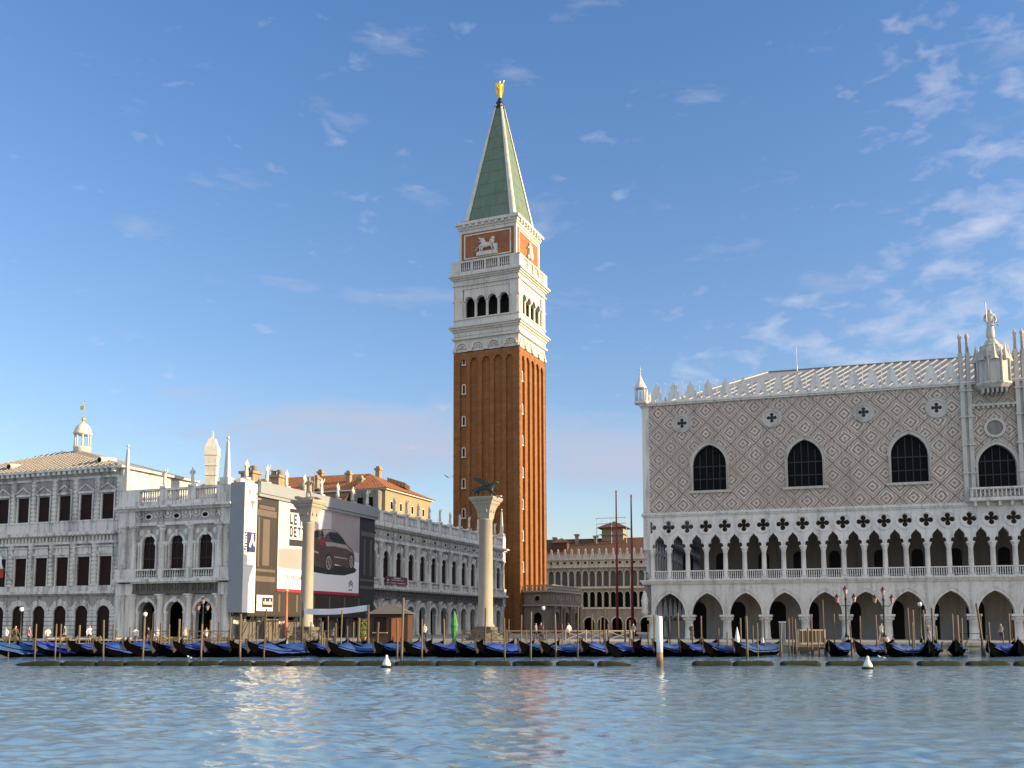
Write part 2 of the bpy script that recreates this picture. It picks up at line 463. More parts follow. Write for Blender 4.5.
# ------------------------------------------------------------------ mesh helpers
class MB:
    def __init__(s):
        s.v, s.f, s.k = [], [], []
        s.smooth = []

    def add(s, verts, faces, k=0, smooth=False):
        o = len(s.v)
        s.v += [tuple(p) for p in verts]
        for f in faces:
            s.f.append([i + o for i in f])
            s.k.append(k)
            s.smooth.append(smooth)
        return s

    def box(s, x0, x1, y0, y1, z0, z1, k=0):
        return s.add([(x0, y0, z0), (x1, y0, z0), (x1, y1, z0), (x0, y1, z0), (x0, y0, z1), (x1, y0, z1), (x1, y1, z1), (x0, y1, z1)],
                     [(3, 2, 1, 0), (4, 5, 6, 7), (0, 1, 5, 4), (1, 2, 6, 5), (2, 3, 7, 6), (3, 0, 4, 7)], k)

    def prism(s, poly, y0, y1, k=0, dx=0, dz=0):
        """polygon in XZ extruded along Y (front at y0)"""
        n = len(poly)
        a = sum(poly[i][0] * poly[(i + 1) % n][1] - poly[(i + 1) % n][0] * poly[i][1] for i in range(n))
        if a < 0: poly = poly[::-1]
        vs = [(p[0] + dx, y0, p[1] + dz) for p in poly] + [(p[0] + dx, y1, p[1] + dz) for p in poly]
        fs = [list(range(n)), list(range(2 * n - 1, n - 1, -1))]
        fs += [(i, i + n, (i + 1) % n + n, (i + 1) % n) for i in range(n)]
        return s.add(vs, fs, k)

    def xprism(s, poly, x0, x1, k=0):
        """polygon in YZ extruded along X"""
        n = len(poly)
        vs = [(x0, p[0], p[1]) for p in poly] + [(x1, p[0], p[1]) for p in poly]
        fs = [list(range(n - 1, -1, -1)), list(range(n, 2 * n))]
        fs += [(i, (i + 1) % n, (i + 1) % n + n, i + n) for i in range(n)]
        return s.add(vs, fs, k)

    def lathe(s, prof, n=12, cx=0, cy=0, k=0, smooth=True, ph=0.0):
        vs = []
        for r, z in prof:
            for i in range(n):
                a = 2 * pi * i / n + ph
                vs.append((cx + r * cos(a), cy + r * sin(a), z))
        fs = []
        for j in range(len(prof) - 1):
            for i in range(n):
                fs.append((j * n + i, j * n + (i + 1) % n, (j + 1) * n + (i + 1) % n, (j + 1) * n + i))
        fs.append(list(range(n - 1, -1, -1)))
        fs.append([(len(prof) - 1) * n + i for i in range(n)])
        return s.add(vs, fs, k, smooth)

    def bar(s, a, b, r, k=0, n=6, r2=None):
        a, b = Vector(a), Vector(b)
        r2 = r if r2 is None else r2
        d = (b - a).normalized()
        u = d.orthogonal().normalized()
        w = d.cross(u)
        vs = [a + (u * cos(2 * pi * i / n) + w * sin(2 * pi * i / n)) * r for i in range(n)]
        vs += [b + (u * cos(2 * pi * i / n) + w * sin(2 * pi * i / n)) * r2 for i in range(n)]
        fs = [list(range(n - 1, -1, -1)), list(range(n, 2 * n))] + [(i, (i + 1) % n, (i + 1) % n + n, i + n) for i in range(n)]
        return s.add(vs, fs, k, n > 6)

    def ball(s, c, rx, ry=None, rz=None, k=0, n=10, m=6):
        ry = rx if ry is None else ry
        rz = rx if rz is None else rz
        vs = [(c[0], c[1], c[2] - rz)]
        for j in range(1, m):
            t = -pi / 2 + pi * j / m
            for i in range(n):
                vs.append((c[0] + rx * cos(t) * cos(2 * pi * i / n), c[1] + ry * cos(t) * sin(2 * pi * i / n), c[2] + rz * sin(t)))
        vs.append((c[0], c[1], c[2] + rz))
        fs = [(0, 1 + (i + 1) % n, 1 + i) for i in range(n)]
        for j in range(m - 2):
            for i in range(n):
                fs.append((1 + j * n + i, 1 + j * n + (i + 1) % n, 1 + (j + 1) * n + (i + 1) % n, 1 + (j + 1) * n + i))
        L = len(vs) - 1
        fs += [(L, L - n + i, L - n + (i + 1) % n) for i in range(n)]
        return s.add(vs, fs, k, True)

    def mesh(s, name, mats):
        me = bpy.data.meshes.new(name)
        me.from_pydata(s.v, [], s.f)
        for m in (mats if isinstance(mats, (list, tuple)) else [mats]):
            me.materials.append(M[m])
        me.polygons.foreach_set('material_index', s.k)
        me.polygons.foreach_set('use_smooth', s.smooth)
        me.update()
        return me


def obj(name, data, parent=None, loc=(0, 0, 0), rz=0.0, label=None, sc=None):
    o = bpy.data.objects.new(name, data)
    C.objects.link(o)
    o.location = loc
    o.rotation_euler = (0, 0, rz)
    if sc is not None: o.scale = sc if hasattr(sc, '__len__') else (sc, sc, sc)
    if parent is not None: o.parent = parent
    if label: o['label'] = label
    return o


def part(name, mb, mats, parent=None, loc=(0, 0, 0), rz=0.0, label=None):
    return obj(name, mb.mesh(name, mats), parent, loc, rz, label)


def tag(o, label, cat, group=None):
    o['label'] = label
    o['category'] = cat
    if group: o['group'] = group
    return o


def thing(name, label, cat, loc=(0, 0, 0), rz=0.0, group=None):
    o = obj(name, None, None, loc, rz)
    return tag(o, label, cat, group)


def kind(o, k):
    o['kind'] = k
    return o


def copy_tree(o, parent=None):
    c = o.copy()
    C.objects.link(c)
    if parent is not None: c.parent = parent
    for ch in list(o.children):
        copy_tree(ch, c)
    return c


ORD = ('first second third fourth fifth sixth seventh eighth ninth tenth eleventh twelfth thirteenth fourteenth fifteenth sixteenth '
       'seventeenth eighteenth nineteenth twentieth').split()
ORD += ['twenty-' + w for w in ORD[:9]] + ['thirtieth'] + ['thirty-' + w for w in ORD[:9]] + ['fortieth']

# curves -----------------------------------------------------------------
def round_arch(a, z, n=12):
    return [(a * cos(pi * i / n), z + a * sin(pi * i / n)) for i in range(n + 1)]


def pointed_arch(a, z, h, n=8):
    """right springing -> apex -> left springing"""
    r = (a * a + h * h) / (2 * a)
    cx = a - r
    t1 = atan2(h, -cx)
    right = [(cx + r * cos(t1 * i / n), z + r * sin(t1 * i / n)) for i in range(n + 1)]
    return right + [(-p[0], p[1]) for p in right[-2::-1]]


def holed(w, z0, z1, ow, arch):
    """wall panel of width w from z0 to z1 with an opening of width ow that reaches its bottom"""
    return [(-w / 2, z0), (-w / 2, z1), (w / 2, z1), (w / 2, z0), (ow / 2, z0)] + arch + [(-ow / 2, z0)]


def ring(outer, inner):
    return outer + inner[::-1]


def cross2(s, t):
    return s


# places of the big things (metres): frames are (x, y, turn)
PAL = (-18.7, 112.2, 0.0)
LIB = (-61.09, 92.74, R(-3.5))
TK = 1.16                          # size of the tower against the survey in this frame
TOW = (-48.11 * TK, 157.19 * TK, R(-5.66))
GZ, WZ = 1.25, 0.3              # pavement and water heights


def inframe(fr, l):
    x, y = l[0], l[1]
    return (fr[0] + x * cos(fr[2]) - y * sin(fr[2]), fr[1] + x * sin(fr[2]) + y * cos(fr[2]))


# ================================================================== water and quay
def edge_y(x):
    return 95.0 + (x - 14.0) * 0.176


def make_water():
    rs = np.random.RandomState(3)
    c = R(90 + YAW)
    a1 = np.linspace(c - R(37), c + R(37), 980)
    a2 = np.linspace(c + R(37), c - R(37) + 2 * pi, 34)[1:-1]
    ang = np.concatenate([a1, a2])
    rad = np.concatenate([[0.4, 3, 6, 9], np.exp(np.linspace(np.log(11), np.log(104), 620)), [115, 140, 200, 320, 600, 1200, 3000]])
    A, Q = np.meshgrid(ang, rad)
    X, Y = Q * np.cos(A), Q * np.sin(A)
    Z = np.zeros_like(X)
    N = 80
    for i in range(N):
        lam = 0.34 * (6.5 ** (rs.rand() ** 1.25))
        th = R(255) + rs.randn() * 0.75
        k = 2 * pi / lam
        wx, wy = 0.25 * np.sin(Y * 0.21 + i), 0.25 * np.sin(X * 0.17 + 2 * i)
        Z += 0.115 / sqrt(N / 2) / k * lam ** -0.12 * np.sin(k * ((X + wx) * cos(th) + (Y + wy) * sin(th)) + rs.rand() * 2 * pi)
    g = 1 + 0.5 * np.sin(X * 0.10 + 1.3 * np.sin(Y * 0.07)) * np.sin(Y * 0.15 + 0.8 * np.sin(X * 0.05))
    inside = np.clip((R(37) - np.abs((A - c + pi) % (2 * pi) - pi)) / R(3), 0, 1)
    g = g * np.clip(1.25 - Q / 95, 0.42, 1)
    Z = WZ + Z * g * inside * np.clip((Q - 9) / 4, 0, 1) * np.clip((104 - Q) / 8, 0, 1)
    m, n = A.shape
    idx = np.arange(m * n).reshape(m, n)
    nx = np.roll(idx, -1, 1)
    q = np.stack([idx[:-1].ravel(), nx[:-1].ravel(), nx[1:].ravel(), idx[1:].ravel()], 1)
    v = np.stack([X.ravel(), Y.ravel(), Z.ravel()], 1)
    me = bpy.data.meshes.new('water')
    me.vertices.add(len(v))
    me.vertices.foreach_set('co', v.astype(np.float32).ravel())
    me.loops.add(q.size)
    me.loops.foreach_set('vertex_index', q.astype(np.int32).ravel())
    me.polygons.add(len(q))
    me.polygons.foreach_set('loop_start', np.arange(0, q.size, 4, dtype=np.int32))
    me.polygons.foreach_set('use_smooth', np.ones(len(q), dtype=bool))
    me.update(calc_edges=True)
    me.materials.append(M['water'])
    # the little disc under the viewer
    kind(obj('water', me), 'structure')


make_water()


def make_quay():
    xa, xb = -700.0, 700.0
    ya, yb = edge_y(xa) , edge_y(xb)
    mb = MB()
    mb.add([(xa, ya + 0.5, GZ), (xb, yb + 0.5, GZ), (xb, 1500, GZ), (xa, 1500, GZ)], [(0, 1, 2, 3)])
    kind(part('pavement', mb, 'quay'), 'structure')
    mb = MB()
    d = Vector((1, 0.176, 0)).normalized()
    n = Vector((-d.y, d.x, 0))
    for i in range(-32, 22):                      # coping blocks, each a little different
        a = Vector((14, 95, 0)) + d * (i * 2.4)
        b = a + d * 2.37
        j = random.uniform(-0.012, 0.012)
        z1 = GZ + 0.02 + j
        p = [a, b, b + n * 0.55, a + n * 0.55]
        mb.add([(q.x, q.y, z1 - 0.28) for q in p] + [(q.x, q.y, z1) for q in p],
               [(3, 2, 1, 0), (4, 5, 6, 7), (0, 1, 5, 4), (1, 2, 6, 5), (2, 3, 7, 6), (3, 0, 4, 7)])
    a = Vector((14, 95, 0)) + d * -500 + n * 0.08
    b = Vector((14, 95, 0)) + d * 500 + n * 0.08
    mb.add([(a.x, a.y, -2), (b.x, b.y, -2), (b.x, b.y, GZ - 0.2), (a.x, a.y, GZ - 0.2)], [(0, 1, 2, 3)])
    kind(part('quay', mb, 'quaywall'), 'structure')


make_quay()


# ================================================================== figures (one continuous skinned body)
def skin_mesh(name, joints, edges, mats, root=0, sub=1, pick=None):
    """joints: list of (x, y, z, rx, ry).  Grown with the skin modifier, then frozen to a mesh."""
    me = bpy.data.meshes.new(name + '_bones')
    me.from_pydata([j[:3] for j in joints], edges, [])
    o = bpy.data.objects.new(name + '_bones', me)
    C.objects.link(o)
    o.modifiers.new('skin', 'SKIN').use_smooth_shade = True
    if not me.skin_vertices:
        bm = bmesh.new()
        bm.from_mesh(me)
        bm.verts.layers.skin.verify()
        bm.to_mesh(me)
        bm.free()
    for i, j in enumerate(joints):
        sv_ = me.skin_vertices[0].data[i]
        sv_.radius = (j[3], j[4] if len(j) > 4 else j[3])
        sv_.use_root = (i == root)
    ss = o.modifiers.new('sub', 'SUBSURF')
    ss.levels = ss.render_levels = sub
    dg = bpy.context.evaluated_depsgraph_get()
    dg.update()
    out = bpy.data.meshes.new_from_object(o.evaluated_get(dg))
    bpy.data.objects.remove(o)
    bpy.data.meshes.remove(me)
    out.name = name
    out.materials.clear()
    for m in (mats if isinstance(mats, (list, tuple)) else [mats]):
        out.materials.append(M[m])
    for p in out.polygons:
        p.use_smooth = True
        p.material_index = pick(p.center) if pick else 0
    return out


def robed(name, h, mat, raise_arm=False, wings=False):
    """a standing robed statue of height h facing -Y, base at z=0"""
    k = h / 1.8
    J = [(0, 0, 0.95, .19, .16), (0, 0, .55, .22, .19), (0, 0, .04, .27, .23), (0, 0, 1.22, .18, .14), (0, 0, 1.44, .19, .12),
         (0, 0, 1.56, .07, .07), (0, -.01, 1.68, .11, .12), (0, -.01, 1.77, .07, .08),
         (-.22, 0, 1.42, .09, .08), (-.30, -.05, 1.15, .065, .065), (-.18, -.18, 1.02, .05, .05),
         (.22, 0, 1.42, .09, .08)]
    if raise_arm:
        J += [(.36, -.08, 1.55, .065, .065), (.42, -.12, 1.82, .045, .045)]
    else:
        J += [(.30, -.04, 1.14, .065, .065), (.22, -.16, .95, .05, .05)]
    E = [(0, 1), (1, 2), (0, 3), (3, 4), (4, 5), (5, 6), (6, 7), (4, 8), (8, 9), (9, 10), (4, 11), (11, 12), (12, 13)]
    J = [tuple(c * k for c in j) for j in J]
    return skin_mesh(name, J, E, mat)


STATUE = [robed('statue', 2.0, 'white'), robed('statue', 2.0, 'white', True)]


# ================================================================== DOGE'S PALACE
def build_palace():
    root = thing('gothic_palace', 'long gothic palace with two arcades under a rose and white diamond patterned wall', 'palace', (PAL[0], PAL[1], 0))
    B, NB, L = 4.2, 17, 71.4
    WB = 15                             # bays of the west side
    WY = WB * B
    OX = -.80
    ws = lambda y: dict(loc=(OX + .012, y, 0), rz=R(-90))

    # -- ground arcade
    arch = pointed_arch(1.72, 3.95, 2.42)
    mb = MB().prism(holed(B, 3.95, 7.42, 3.44, arch), 0.0, 0.8)
    mb.prism(ring(pointed_arch(1.98, 3.96, 2.74), pointed_arch(1.725, 3.96, 2.425)), -0.09, 0.14)
    mb.prism(ring(pointed_arch(2.07, 3.97, 2.86), pointed_arch(1.985, 3.97, 2.75)), -0.14, 0.1)
    me = mb.mesh('arcade_arch', 'istria')
    col = MB().lathe([(.62, GZ), (.62, GZ + .12), (.50, GZ + .22), (.485, 2.4), (.45, 3.1), (.50, 3.14), (.46, 3.2), (.58, 3.45), (.70, 3.72)], 14)
    for i in range(8):
        a = 2 * pi * i / 8 + .2
        col.ball((.58 * cos(a), .58 * sin(a), 3.5), .14, .14, .2, n=6, m=4)
    col.box(-.74, .74, -.74, .74, 3.72, 3.95)
    cme = col.mesh('arcade_column', 'istria')
    for i in range(NB):
        obj('arcade_arch', me, root, ((i + .5) * B, 0, 0))
        obj('arcade_column', cme, root, (i * B + (.12 if i == 0 else 0), .42, 0))
    obj('arcade_column', cme, root, (NB * B - .45, .42, 0))
    for i in range(WB):
        obj('arcade_arch', me, root, **ws((i + .5) * B))
        obj('arcade_column', cme, root, (OX + .43, (i + 1) * B, 0))
    part('corner_quoin', MB().box(OX, -.001, 0, .8, 3.95, 7.42), 'istria', root)
    part('corner_quoin', MB().box(OX, -.001, 0.001, .42, 11.38, 15.14), 'istria', root)
    part('corner_quoin', MB().box(OX, -.001, .051, .9, 15.63, 28.14), 'istria', root)
    # corner relief on the ground arcade
    mb = MB().lathe([(.30, 3.95), (.42, 4.3), (.36, 5.0), (.44, 5.6), (.30, 6.1), (.2, 6.5), (.05, 6.7)], 8, OX + .05, 0.05)
    part('corner_relief', mb, 'istria', root)

    # -- string course and loggia floor
    mb = MB()
    for (z0, z1, p) in ((7.42, 7.58, .18), (7.58, 7.74, .30), (7.74, 7.90, .42)):
        mb.box(OX - p, L + p, -p, 5.2, z0, z1)
        mb.box(OX - p, 5.2, 5.2, WY, z0, z1)
    part('loggia_floor', mb, 'istria', root)

    # -- loggia
    S = 2.1
    mb = MB()
    mb.box(-.86, .86, -.06, .12, 8.82, 8.95).box(-.86, .86, -.04, .10, 7.9, 8.0)
    for i in range(7):
        x = -.69 + i * .23
        mb.lathe([(.05, 8.0), (.075, 8.15), (.045, 8.4), (.06, 8.6), (.045, 8.82)], 6, x, .03)
    bal = mb.mesh('balustrade', 'tracery')
    mb = MB().box(-.33, .33, -.13, .53, 7.9, 8.1)
    mb.lathe([(.31, 8.1), (.27, 8.25), (.265, 9.6), (.24, 10.85), (.275, 10.88), (.25, 10.95), (.34, 11.2), (.42, 11.38)], 12, 0, .2)
    mb.box(-.40, .40, -.2, .6, 11.38, 11.52)
    lcol = mb.mesh('loggia_column', 'tracery')
    zs, zt, zc = 11.52, 15.15, 13.92
    op = [(.81, 0), (.84, .2), (.80, .36), (.70, .46), (.58, .48), (.50, .44), (.535, .6), (.52, .78), (.44, .96), (.31, 1.12), (.14, 1.28), (0, 1.5)]
    right_open = [(1.05 - u, zs + w) for u, w in op]

    def qf(phi, d=.41, r=.275):
        best = .2
        for q in range(4):
            a = phi - q * pi / 2
            s2 = r * r - (d * sin(a)) ** 2
            if cos(a) > 0 and s2 > 0:
                best = max(best, d * cos(a) + sqrt(s2))
        return best
    qr = [(qf(a) * sin(a), zc + qf(a) * cos(a)) for a in [pi * i / 36 for i in range(37)]]
    qr[0] = (0, qr[0][1])
    qr[-1] = (0, qr[-1][1])
    half = [(0, zs)] + right_open + [(1.05, zt), (0, zt)] + qr
    mb = MB()
    mb.prism(half, 0.0, .42)
    mb.prism([(-x, z) for x, z in half], 0.0, .42)
    circ = lambda r, s: [(r * cos(s * pi * i / 14 + (1 - s) * 0), zc + r * sin(s * pi * i / 14)) for i in range(-7, 8)]
    for sgn in (1, -1):
        o_ = [(sgn * .94 * cos(pi * i / 14), zc + .94 * sin(pi * i / 14)) for i in range(-7, 8)]
        i_ = [(sgn * .76 * cos(pi * i / 14), zc + .76 * sin(pi * i / 14)) for i in range(-7, 8)]
        mb.prism(ring(o_, i_), -.10, .02)
        # raised ogee moulding
        oo = [(sgn * (1.05 - u * 1.0), zs + w) for u, w in op]
        out_ = [(sgn * max(0.02, (1.05 - u - .10)), zs + w + .02) for u, w in op]
        mb.prism(ring(oo, out_), -.06, .02)
    tr = mb.mesh('tracery', 'tracery')
    for i in range(2 * NB + 1):
        x = i * S
        if i < 2 * NB: obj('balustrade', bal, root, (x + S / 2, 0.02, 0))
        if 0 < i < 2 * NB:
            obj('tracery', tr, root, (x, 0, 0))
        obj('loggia_column', lcol, root, (min(max(x, .2), L - .2), 0, 0))
    cor = MB()
    cor.prism(half, 0.0, .42)
    part('tracery', cor, 'tracery', root, (0, 0.0, 0))
    cor = MB()
    cor.prism([(-x, z) for x, z in half], 0.0, .42)
    part('tracery', cor, 'tracery', root, (L, 0, 0))
    for i in range(2 * WB):
        obj('balustrade', bal, root, **ws((i + .5) * S))
        if i: obj('tracery', tr, root, **ws(i * S))
        obj('loggia_column', lcol, root, (OX + .012, i * S + S, 0), R(-90))
    # -- cornice above the loggia and portico ceilings
    mb = MB()
    for (z0, z1, p) in ((15.15, 15.33, .10), (15.33, 15.47, .22), (15.47, 15.62, .12)):
        mb.box(OX - p, L + p, -p, 5.1, z0, z1)
        mb.box(OX - p, 5.1, 5.1, WY, z0, z1)
    for i in range(int(L / .42)):
        mb.box(i * .42 + .1, i * .42 + .3, -.19, -.1, 15.16, 15.32)
    part('loggia_cornice', mb, 'istria', root)

    # -- core of the building behind the porticoes
    mb = MB()
    mb.box(5.0, L - .5, 5.0, 25.5, GZ - .3, 7.40)
    mb.box(5.0, 25.5, 25.5, WY - .1, GZ - .3, 7.40)
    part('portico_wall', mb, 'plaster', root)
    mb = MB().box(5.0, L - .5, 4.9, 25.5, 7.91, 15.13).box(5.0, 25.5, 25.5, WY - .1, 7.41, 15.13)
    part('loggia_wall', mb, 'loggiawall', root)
    part('north_shade_block', MB().box(5.0, 25.5, WY, WY + 30, GZ - .2, 19.0).box(4.6, 25.9, WY, WY + 30.4, 19.0, 19.4), 'plaster', root)  # unseen block added to shade the library and the loggetta
    d1 = MB().prism([(-.9, GZ)] + [(-p[0], p[1]) for p in round_arch(.9, 4.6)] + [(.9, GZ)], 4.93, 5.05).mesh('portico_door', 'door')
    d2 = MB().box(-1.5, 1.5, 4.94, 5.05, GZ, 3.3).mesh('lower_panel', 'panel')
    d3 = MB().prism([(-.6, 8.2)] + [(-p[0], p[1]) for p in round_arch(.6, 10.6)] + [(.6, 8.2)], 4.84, 4.95).mesh('loggia_door', 'door')
    for i in range(NB - 1):
        x = (i + .5) * B
        obj('portico_door', d1, root, (x + 2.6 + (i % 3) * .3, 0, 0))
        obj('lower_panel', d2, root, (x + .6, 0, 0))
    for i in range(1, 2 * NB - 2, 2):
        obj('loggia_door', d3, root, (i * S + 1.2 + .3 * (i % 3), 0, 0))

    # -- diamond wall with its big pointed windows
    wx = [6.85, 17.25, 28.0, 36.5, 44.9, 55.6, 65.2]
    mb = MB()
    z0, z1 = 15.62, 28.15
    prev = 0.0
    for x in wx:
        w = 4.6
        mid = abs(x - 36.5) < .1
        sill, rise, ow, spr = (18.0, 2.3, 3.7, 20.95) if not mid else (17.15, 2.3, 3.66, 19.35)
        mb.box(prev, x - w / 2, .05, .9, z0, z1)
        mb.box(x - w / 2, x + w / 2, .05, .9, z0, sill)
        mb.prism(holed(w, sill, z1, ow, pointed_arch(ow / 2, spr, rise)), .05, .9, dx=x)
        prev = x + w / 2
    mb.box(prev, L, .05, .9, z0, z1)
    mb.box(OX + .05, .9, .9, WY, z0, z1)
    mb.box(L - .9, L - .05, .9, 25.5, z0, z1)
    mb.box(.9, 25.5, WY - .9, WY - .1, z0, z1)
    mb.box(25.5, L - .9, 24.6, 25.4, z0, z1)
    mb.box(24.6, 25.4, 25.4, WY - .9, z0, z1)
    part('diamond_wall', mb, 'diamond', root)

    def window(x, mid=False):
        sill, rise, ow, spr = (18.0, 2.3, 3.7, 20.95) if not mid else (17.15, 2.3, 3.66, 19.35)
        a = ow / 2
        f = MB()
        f.prism(ring(pointed_arch(a + .30, spr, rise + .38), pointed_arch(a + .005, spr, rise)), -.08, .3)
        f.prism(ring(pointed_arch(a + .38, spr, rise + .50), pointed_arch(a + .305, spr, rise + .39)), -.16, .1)
        for s in (-1, 1):
            f.box(min(s * a, s * (a + .30)), max(s * a, s * (a + .30)), -.08, .3, sill, spr)
            f.lathe([(.09, sill), (.09, spr - .2), (.15, spr)], 8, s * (a + .2), -.14)
        f.box(-a - .55, a + .55, -.2, .3, sill - .28, sill - .002)
        w = part('window', f, 'greystone', root, (x, 0, 0))
        g = MB().prism([(-a, sill)] + [(-p[0], p[1]) for p in pointed_arch(a, spr, rise)] + [(a, sill)], .55, .62)
        part('glazing', g, 'glass', w)
        g = MB()
        for i in range(1, 5):
            xx = -a + ow * i / 5
            top = spr + rise * (1 - (abs(xx) / a) ** 1.6) - .05
            g.box(xx - .05, xx + .05, .46, .54, sill, top)
        for zz in (sill + 1.35, sill + 2.8):
            g.box(-a, a, .47, .53, zz - .06, zz + .06)
        part('glazing_bar', g, 'iron', w)
    for x in wx:
        window(x, abs(x - 36.5) < .1)

    # -- round windows
    for x in (3.84, 13.85, 23.55, 30.9, 41.9, 49.2, 58.6, 67.8):
        mb = MB()
        n = 28
        for (ro, ri, ya, yb) in ((1.05, .80, -.07, .1), (1.12, 1.051, -.12, .06)):
            for s in (1, -1):
                o_ = [(s * ro * cos(pi * i / 14), 25.92 + ro * sin(pi * i / 14)) for i in range(-7, 8)]
                i_ = [(s * ri * cos(pi * i / 14), 25.92 + ri * sin(pi * i / 14)) for i in range(-7, 8)]
                mb.prism(ring(o_, i_), ya, yb)
        zz = 25.92
        for s in (1, -1):
            qh = [(s * qf(a, .34, .205) * sin(a), zz + qf(a, .34, .205) * cos(a)) for a in [pi * i / 24 for i in range(25)]]
            qh[0], qh[-1] = (0, qh[0][1]), (0, qh[-1][1])
            o_ = [(s * .81 * sin(pi * i / 24), zz + .81 * cos(pi * i / 24)) for i in range(25)]
            o_[0], o_[-1] = (0, o_[0][1]), (0, o_[-1][1])
            mb.prism(o_ + qh[::-1], 0.0, .04)
        f = part('oculus', mb, 'greystone', root, (x, 0, 0))
        g = MB().prism([(.8 * cos(2 * pi * i / 24), zz + .8 * sin(2 * pi * i / 24)) for i in range(24)], .025, .046)
        part('oculus_pane', g, 'dullglass', f)

    # -- cornice and crenellation
    mb = MB()
    mb.box(OX - .22, L + .22, -.22, .95, 28.15, 28.33).box(OX - .34, L + .34, -.34, .95, 28.33, 28.48)
    mb.box(OX - .22, .95, .95, WY, 28.15, 28.33).box(OX - .34, .95, .95, WY, 28.33, 28.48)
    part('top_cornice', mb, 'istria', root)
    hp = [(.26, 0), (.26, .34), (.14, .55), (0, .68)]
    rp = [(.80, 0), (.80, .22), (.66, .36), (.60, .62), (.66, .86), (.60, 1.08), (.46, 1.2), (.40, 1.42), (.45, 1.62), (.36, 1.84), (.2, 1.98), (.10, 2.2), (0, 2.42)]
    poly = rp + [(-x, z) for x, z in rp[-2::-1]] + [(-x, z) for x, z in hp] + [(x, z) for x, z in hp[-2::-1]]
    mer = MB().prism(poly, -.10, .18).box(-.86, .86, -.16, .24, -.001, .16).mesh('merlon', 'tracery')
    pin = MB().lathe([(.11, 0), (.11, .5), (.15, .55), (.07, .62), (.02, 2.35)], 6).box(-.15, .15, -.15, .15, 0, .2).mesh('pinnacle', 'tracery')
    pitch = 1.966
    for i in range(int(L / pitch)):
        x = .98 + i * pitch
        if abs(x - 36.5) > 2.6:
            obj('merlon', mer, root, (x, .1, 28.48))
        if abs(x + pitch / 2 - 36.4) > 2.9:
            obj('pinnacle', pin, root, (x + pitch / 2, .12, 28.48))
    for i in range(int(WY / pitch)):
        obj('merlon', mer, root, (OX + .12, 2.4 + i * pitch, 28.48), R(-90))
        obj('pinnacle', pin, root, (OX + .12, 1.4 + i * pitch, 28.48))

    # -- roof
    e, zr, ze = .9, 34.4, 28.44
    X2 = L - 13
    V = [(e, e, ze), (L - e, e, ze), (X2, 13, zr), (13, 13, zr), (13, WY - e, zr), (e, WY - e, ze), (25.4, 25.4, ze), (L - e, 25.4, ze), (25.4, WY - e, ze)]
    mb = MB().add(V, [(0, 1, 2, 3), (0, 3, 4, 5), (6, 3, 2, 7)[::-1], (3, 6, 8, 4), (1, 7, 2), (5, 4, 8)])
    k = (zr - ze) / (13 - e)
    x = 1.6
    while x < L - 1.5:
        run = min(13 - e, x - e, L - e - x)
        mb.bar((x, e, ze + .03), (min(x + run * .5, L - e - run), e + run, ze + k * run + .03), .13, 1, n=5)
        x += 1.0
    y = 1.6
    while y < WY - 1:
        run = min(13 - e, y - e)
        mb.bar((e, y, ze + .03), (e + run, y, ze + k * run + .03), .085, 1, n=5)
        y += .70
    mb.bar((e, e, ze + .05), (13, 13, zr + .05), .13, 1).bar((13, 13, zr + .05), (X2, 13, zr + .05), .13, 1).bar((13, 13, zr + .05), (13, WY - e, zr + .05), .13, 1)
    part('roof', mb, ['lead', 'leadrib'], root)
    mb = MB().bar((16.5, 12.8, 34), (16.5, 12.8, 37.4), .022).bar((16.5, 12.8, 34), (16.5, 12.8, 35.0), .07)
    part('antenna', mb, 'antenna', root)

    # -- corner aedicule
    mb = MB().box(-.75, .55, -.75, .55, 28.48, 28.75)
    for a, b in ((-.6, -.6), (.4, -.6), (.4, .4), (-.6, .4)):
        mb.lathe([(.09, 28.75), (.075, 30.2), (.11, 30.3)], 8, a, b)
    mb.lathe([(.75, 30.3), (.72, 30.45), (.42, 31.0), (.2, 31.5), (.08, 31.8), (.04, 32.5)], 8, -.1, -.1, smooth=False)
    mb.bar((-.1, -.1, 32.3), (-.1, -.1, 33.0), .03).ball((-.1, -.1, 32.55), .12)
    mb.lathe([(.24, 28.75), (.2, 29.3), (.12, 29.7), (.14, 29.85), (.02, 30)], 8, -.1, -.1)
    part('corner_turret', mb, 'white', root, (OX, 0, 0))

    # -- grand central balcony
    cx = 36.45
    mb = MB()
    mb.box(-2.9, 2.9, -1.25, .1, 15.62, 15.95).box(-2.75, 2.75, -1.15, -.95, 16.85, 17.02)
    for i in range(14):
        mb.lathe([(.07, 15.95), (.10, 16.2), (.06, 16.5), (.07, 16.85)], 6, -2.6 + i * .4, -1.05)
    for s in (-1, 1):
        mb.box(min(s * 2.55, s * 2.75), max(s * 2.55, s * 2.75), -.95, .1, 15.95, 17.0)
    for i in range(5):
        mb.prism([(-.14, 15.62), (.14, 15.62), (.10, 15.1), (-.10, 15.1)], -.95, -.1, dx=-2.3 + i * 1.15)
    part('balcony', mb, 'istria', root, (cx, 0, 0))
    mb = MB()
    for s in (-1, 1):
        for j, xx in enumerate((2.3, 3.0)):
            mb.box(s * xx - .2, s * xx + .2, -.32, .3, 15.63, 31.6)
            for zz in (18.6, 21.6, 24.6, 27.4):
                mb.box(s * xx - .3, s * xx + .3, -.42, .32, zz, zz + .18)
            mb.lathe([(.16, 31.6), (.14, 33.2), (.2, 33.25), (.2, 33.5), (.06, 33.7), (.02, 33.9)], 8, s * xx, -.05)
        mb.box(min(s * 2.1, s * 3.25), max(s * 2.1, s * 3.25), -.05, .3, 15.62, 28.1)
    part('buttress', mb, 'greystone', root, (cx, 0, 0))
    mb = MB()
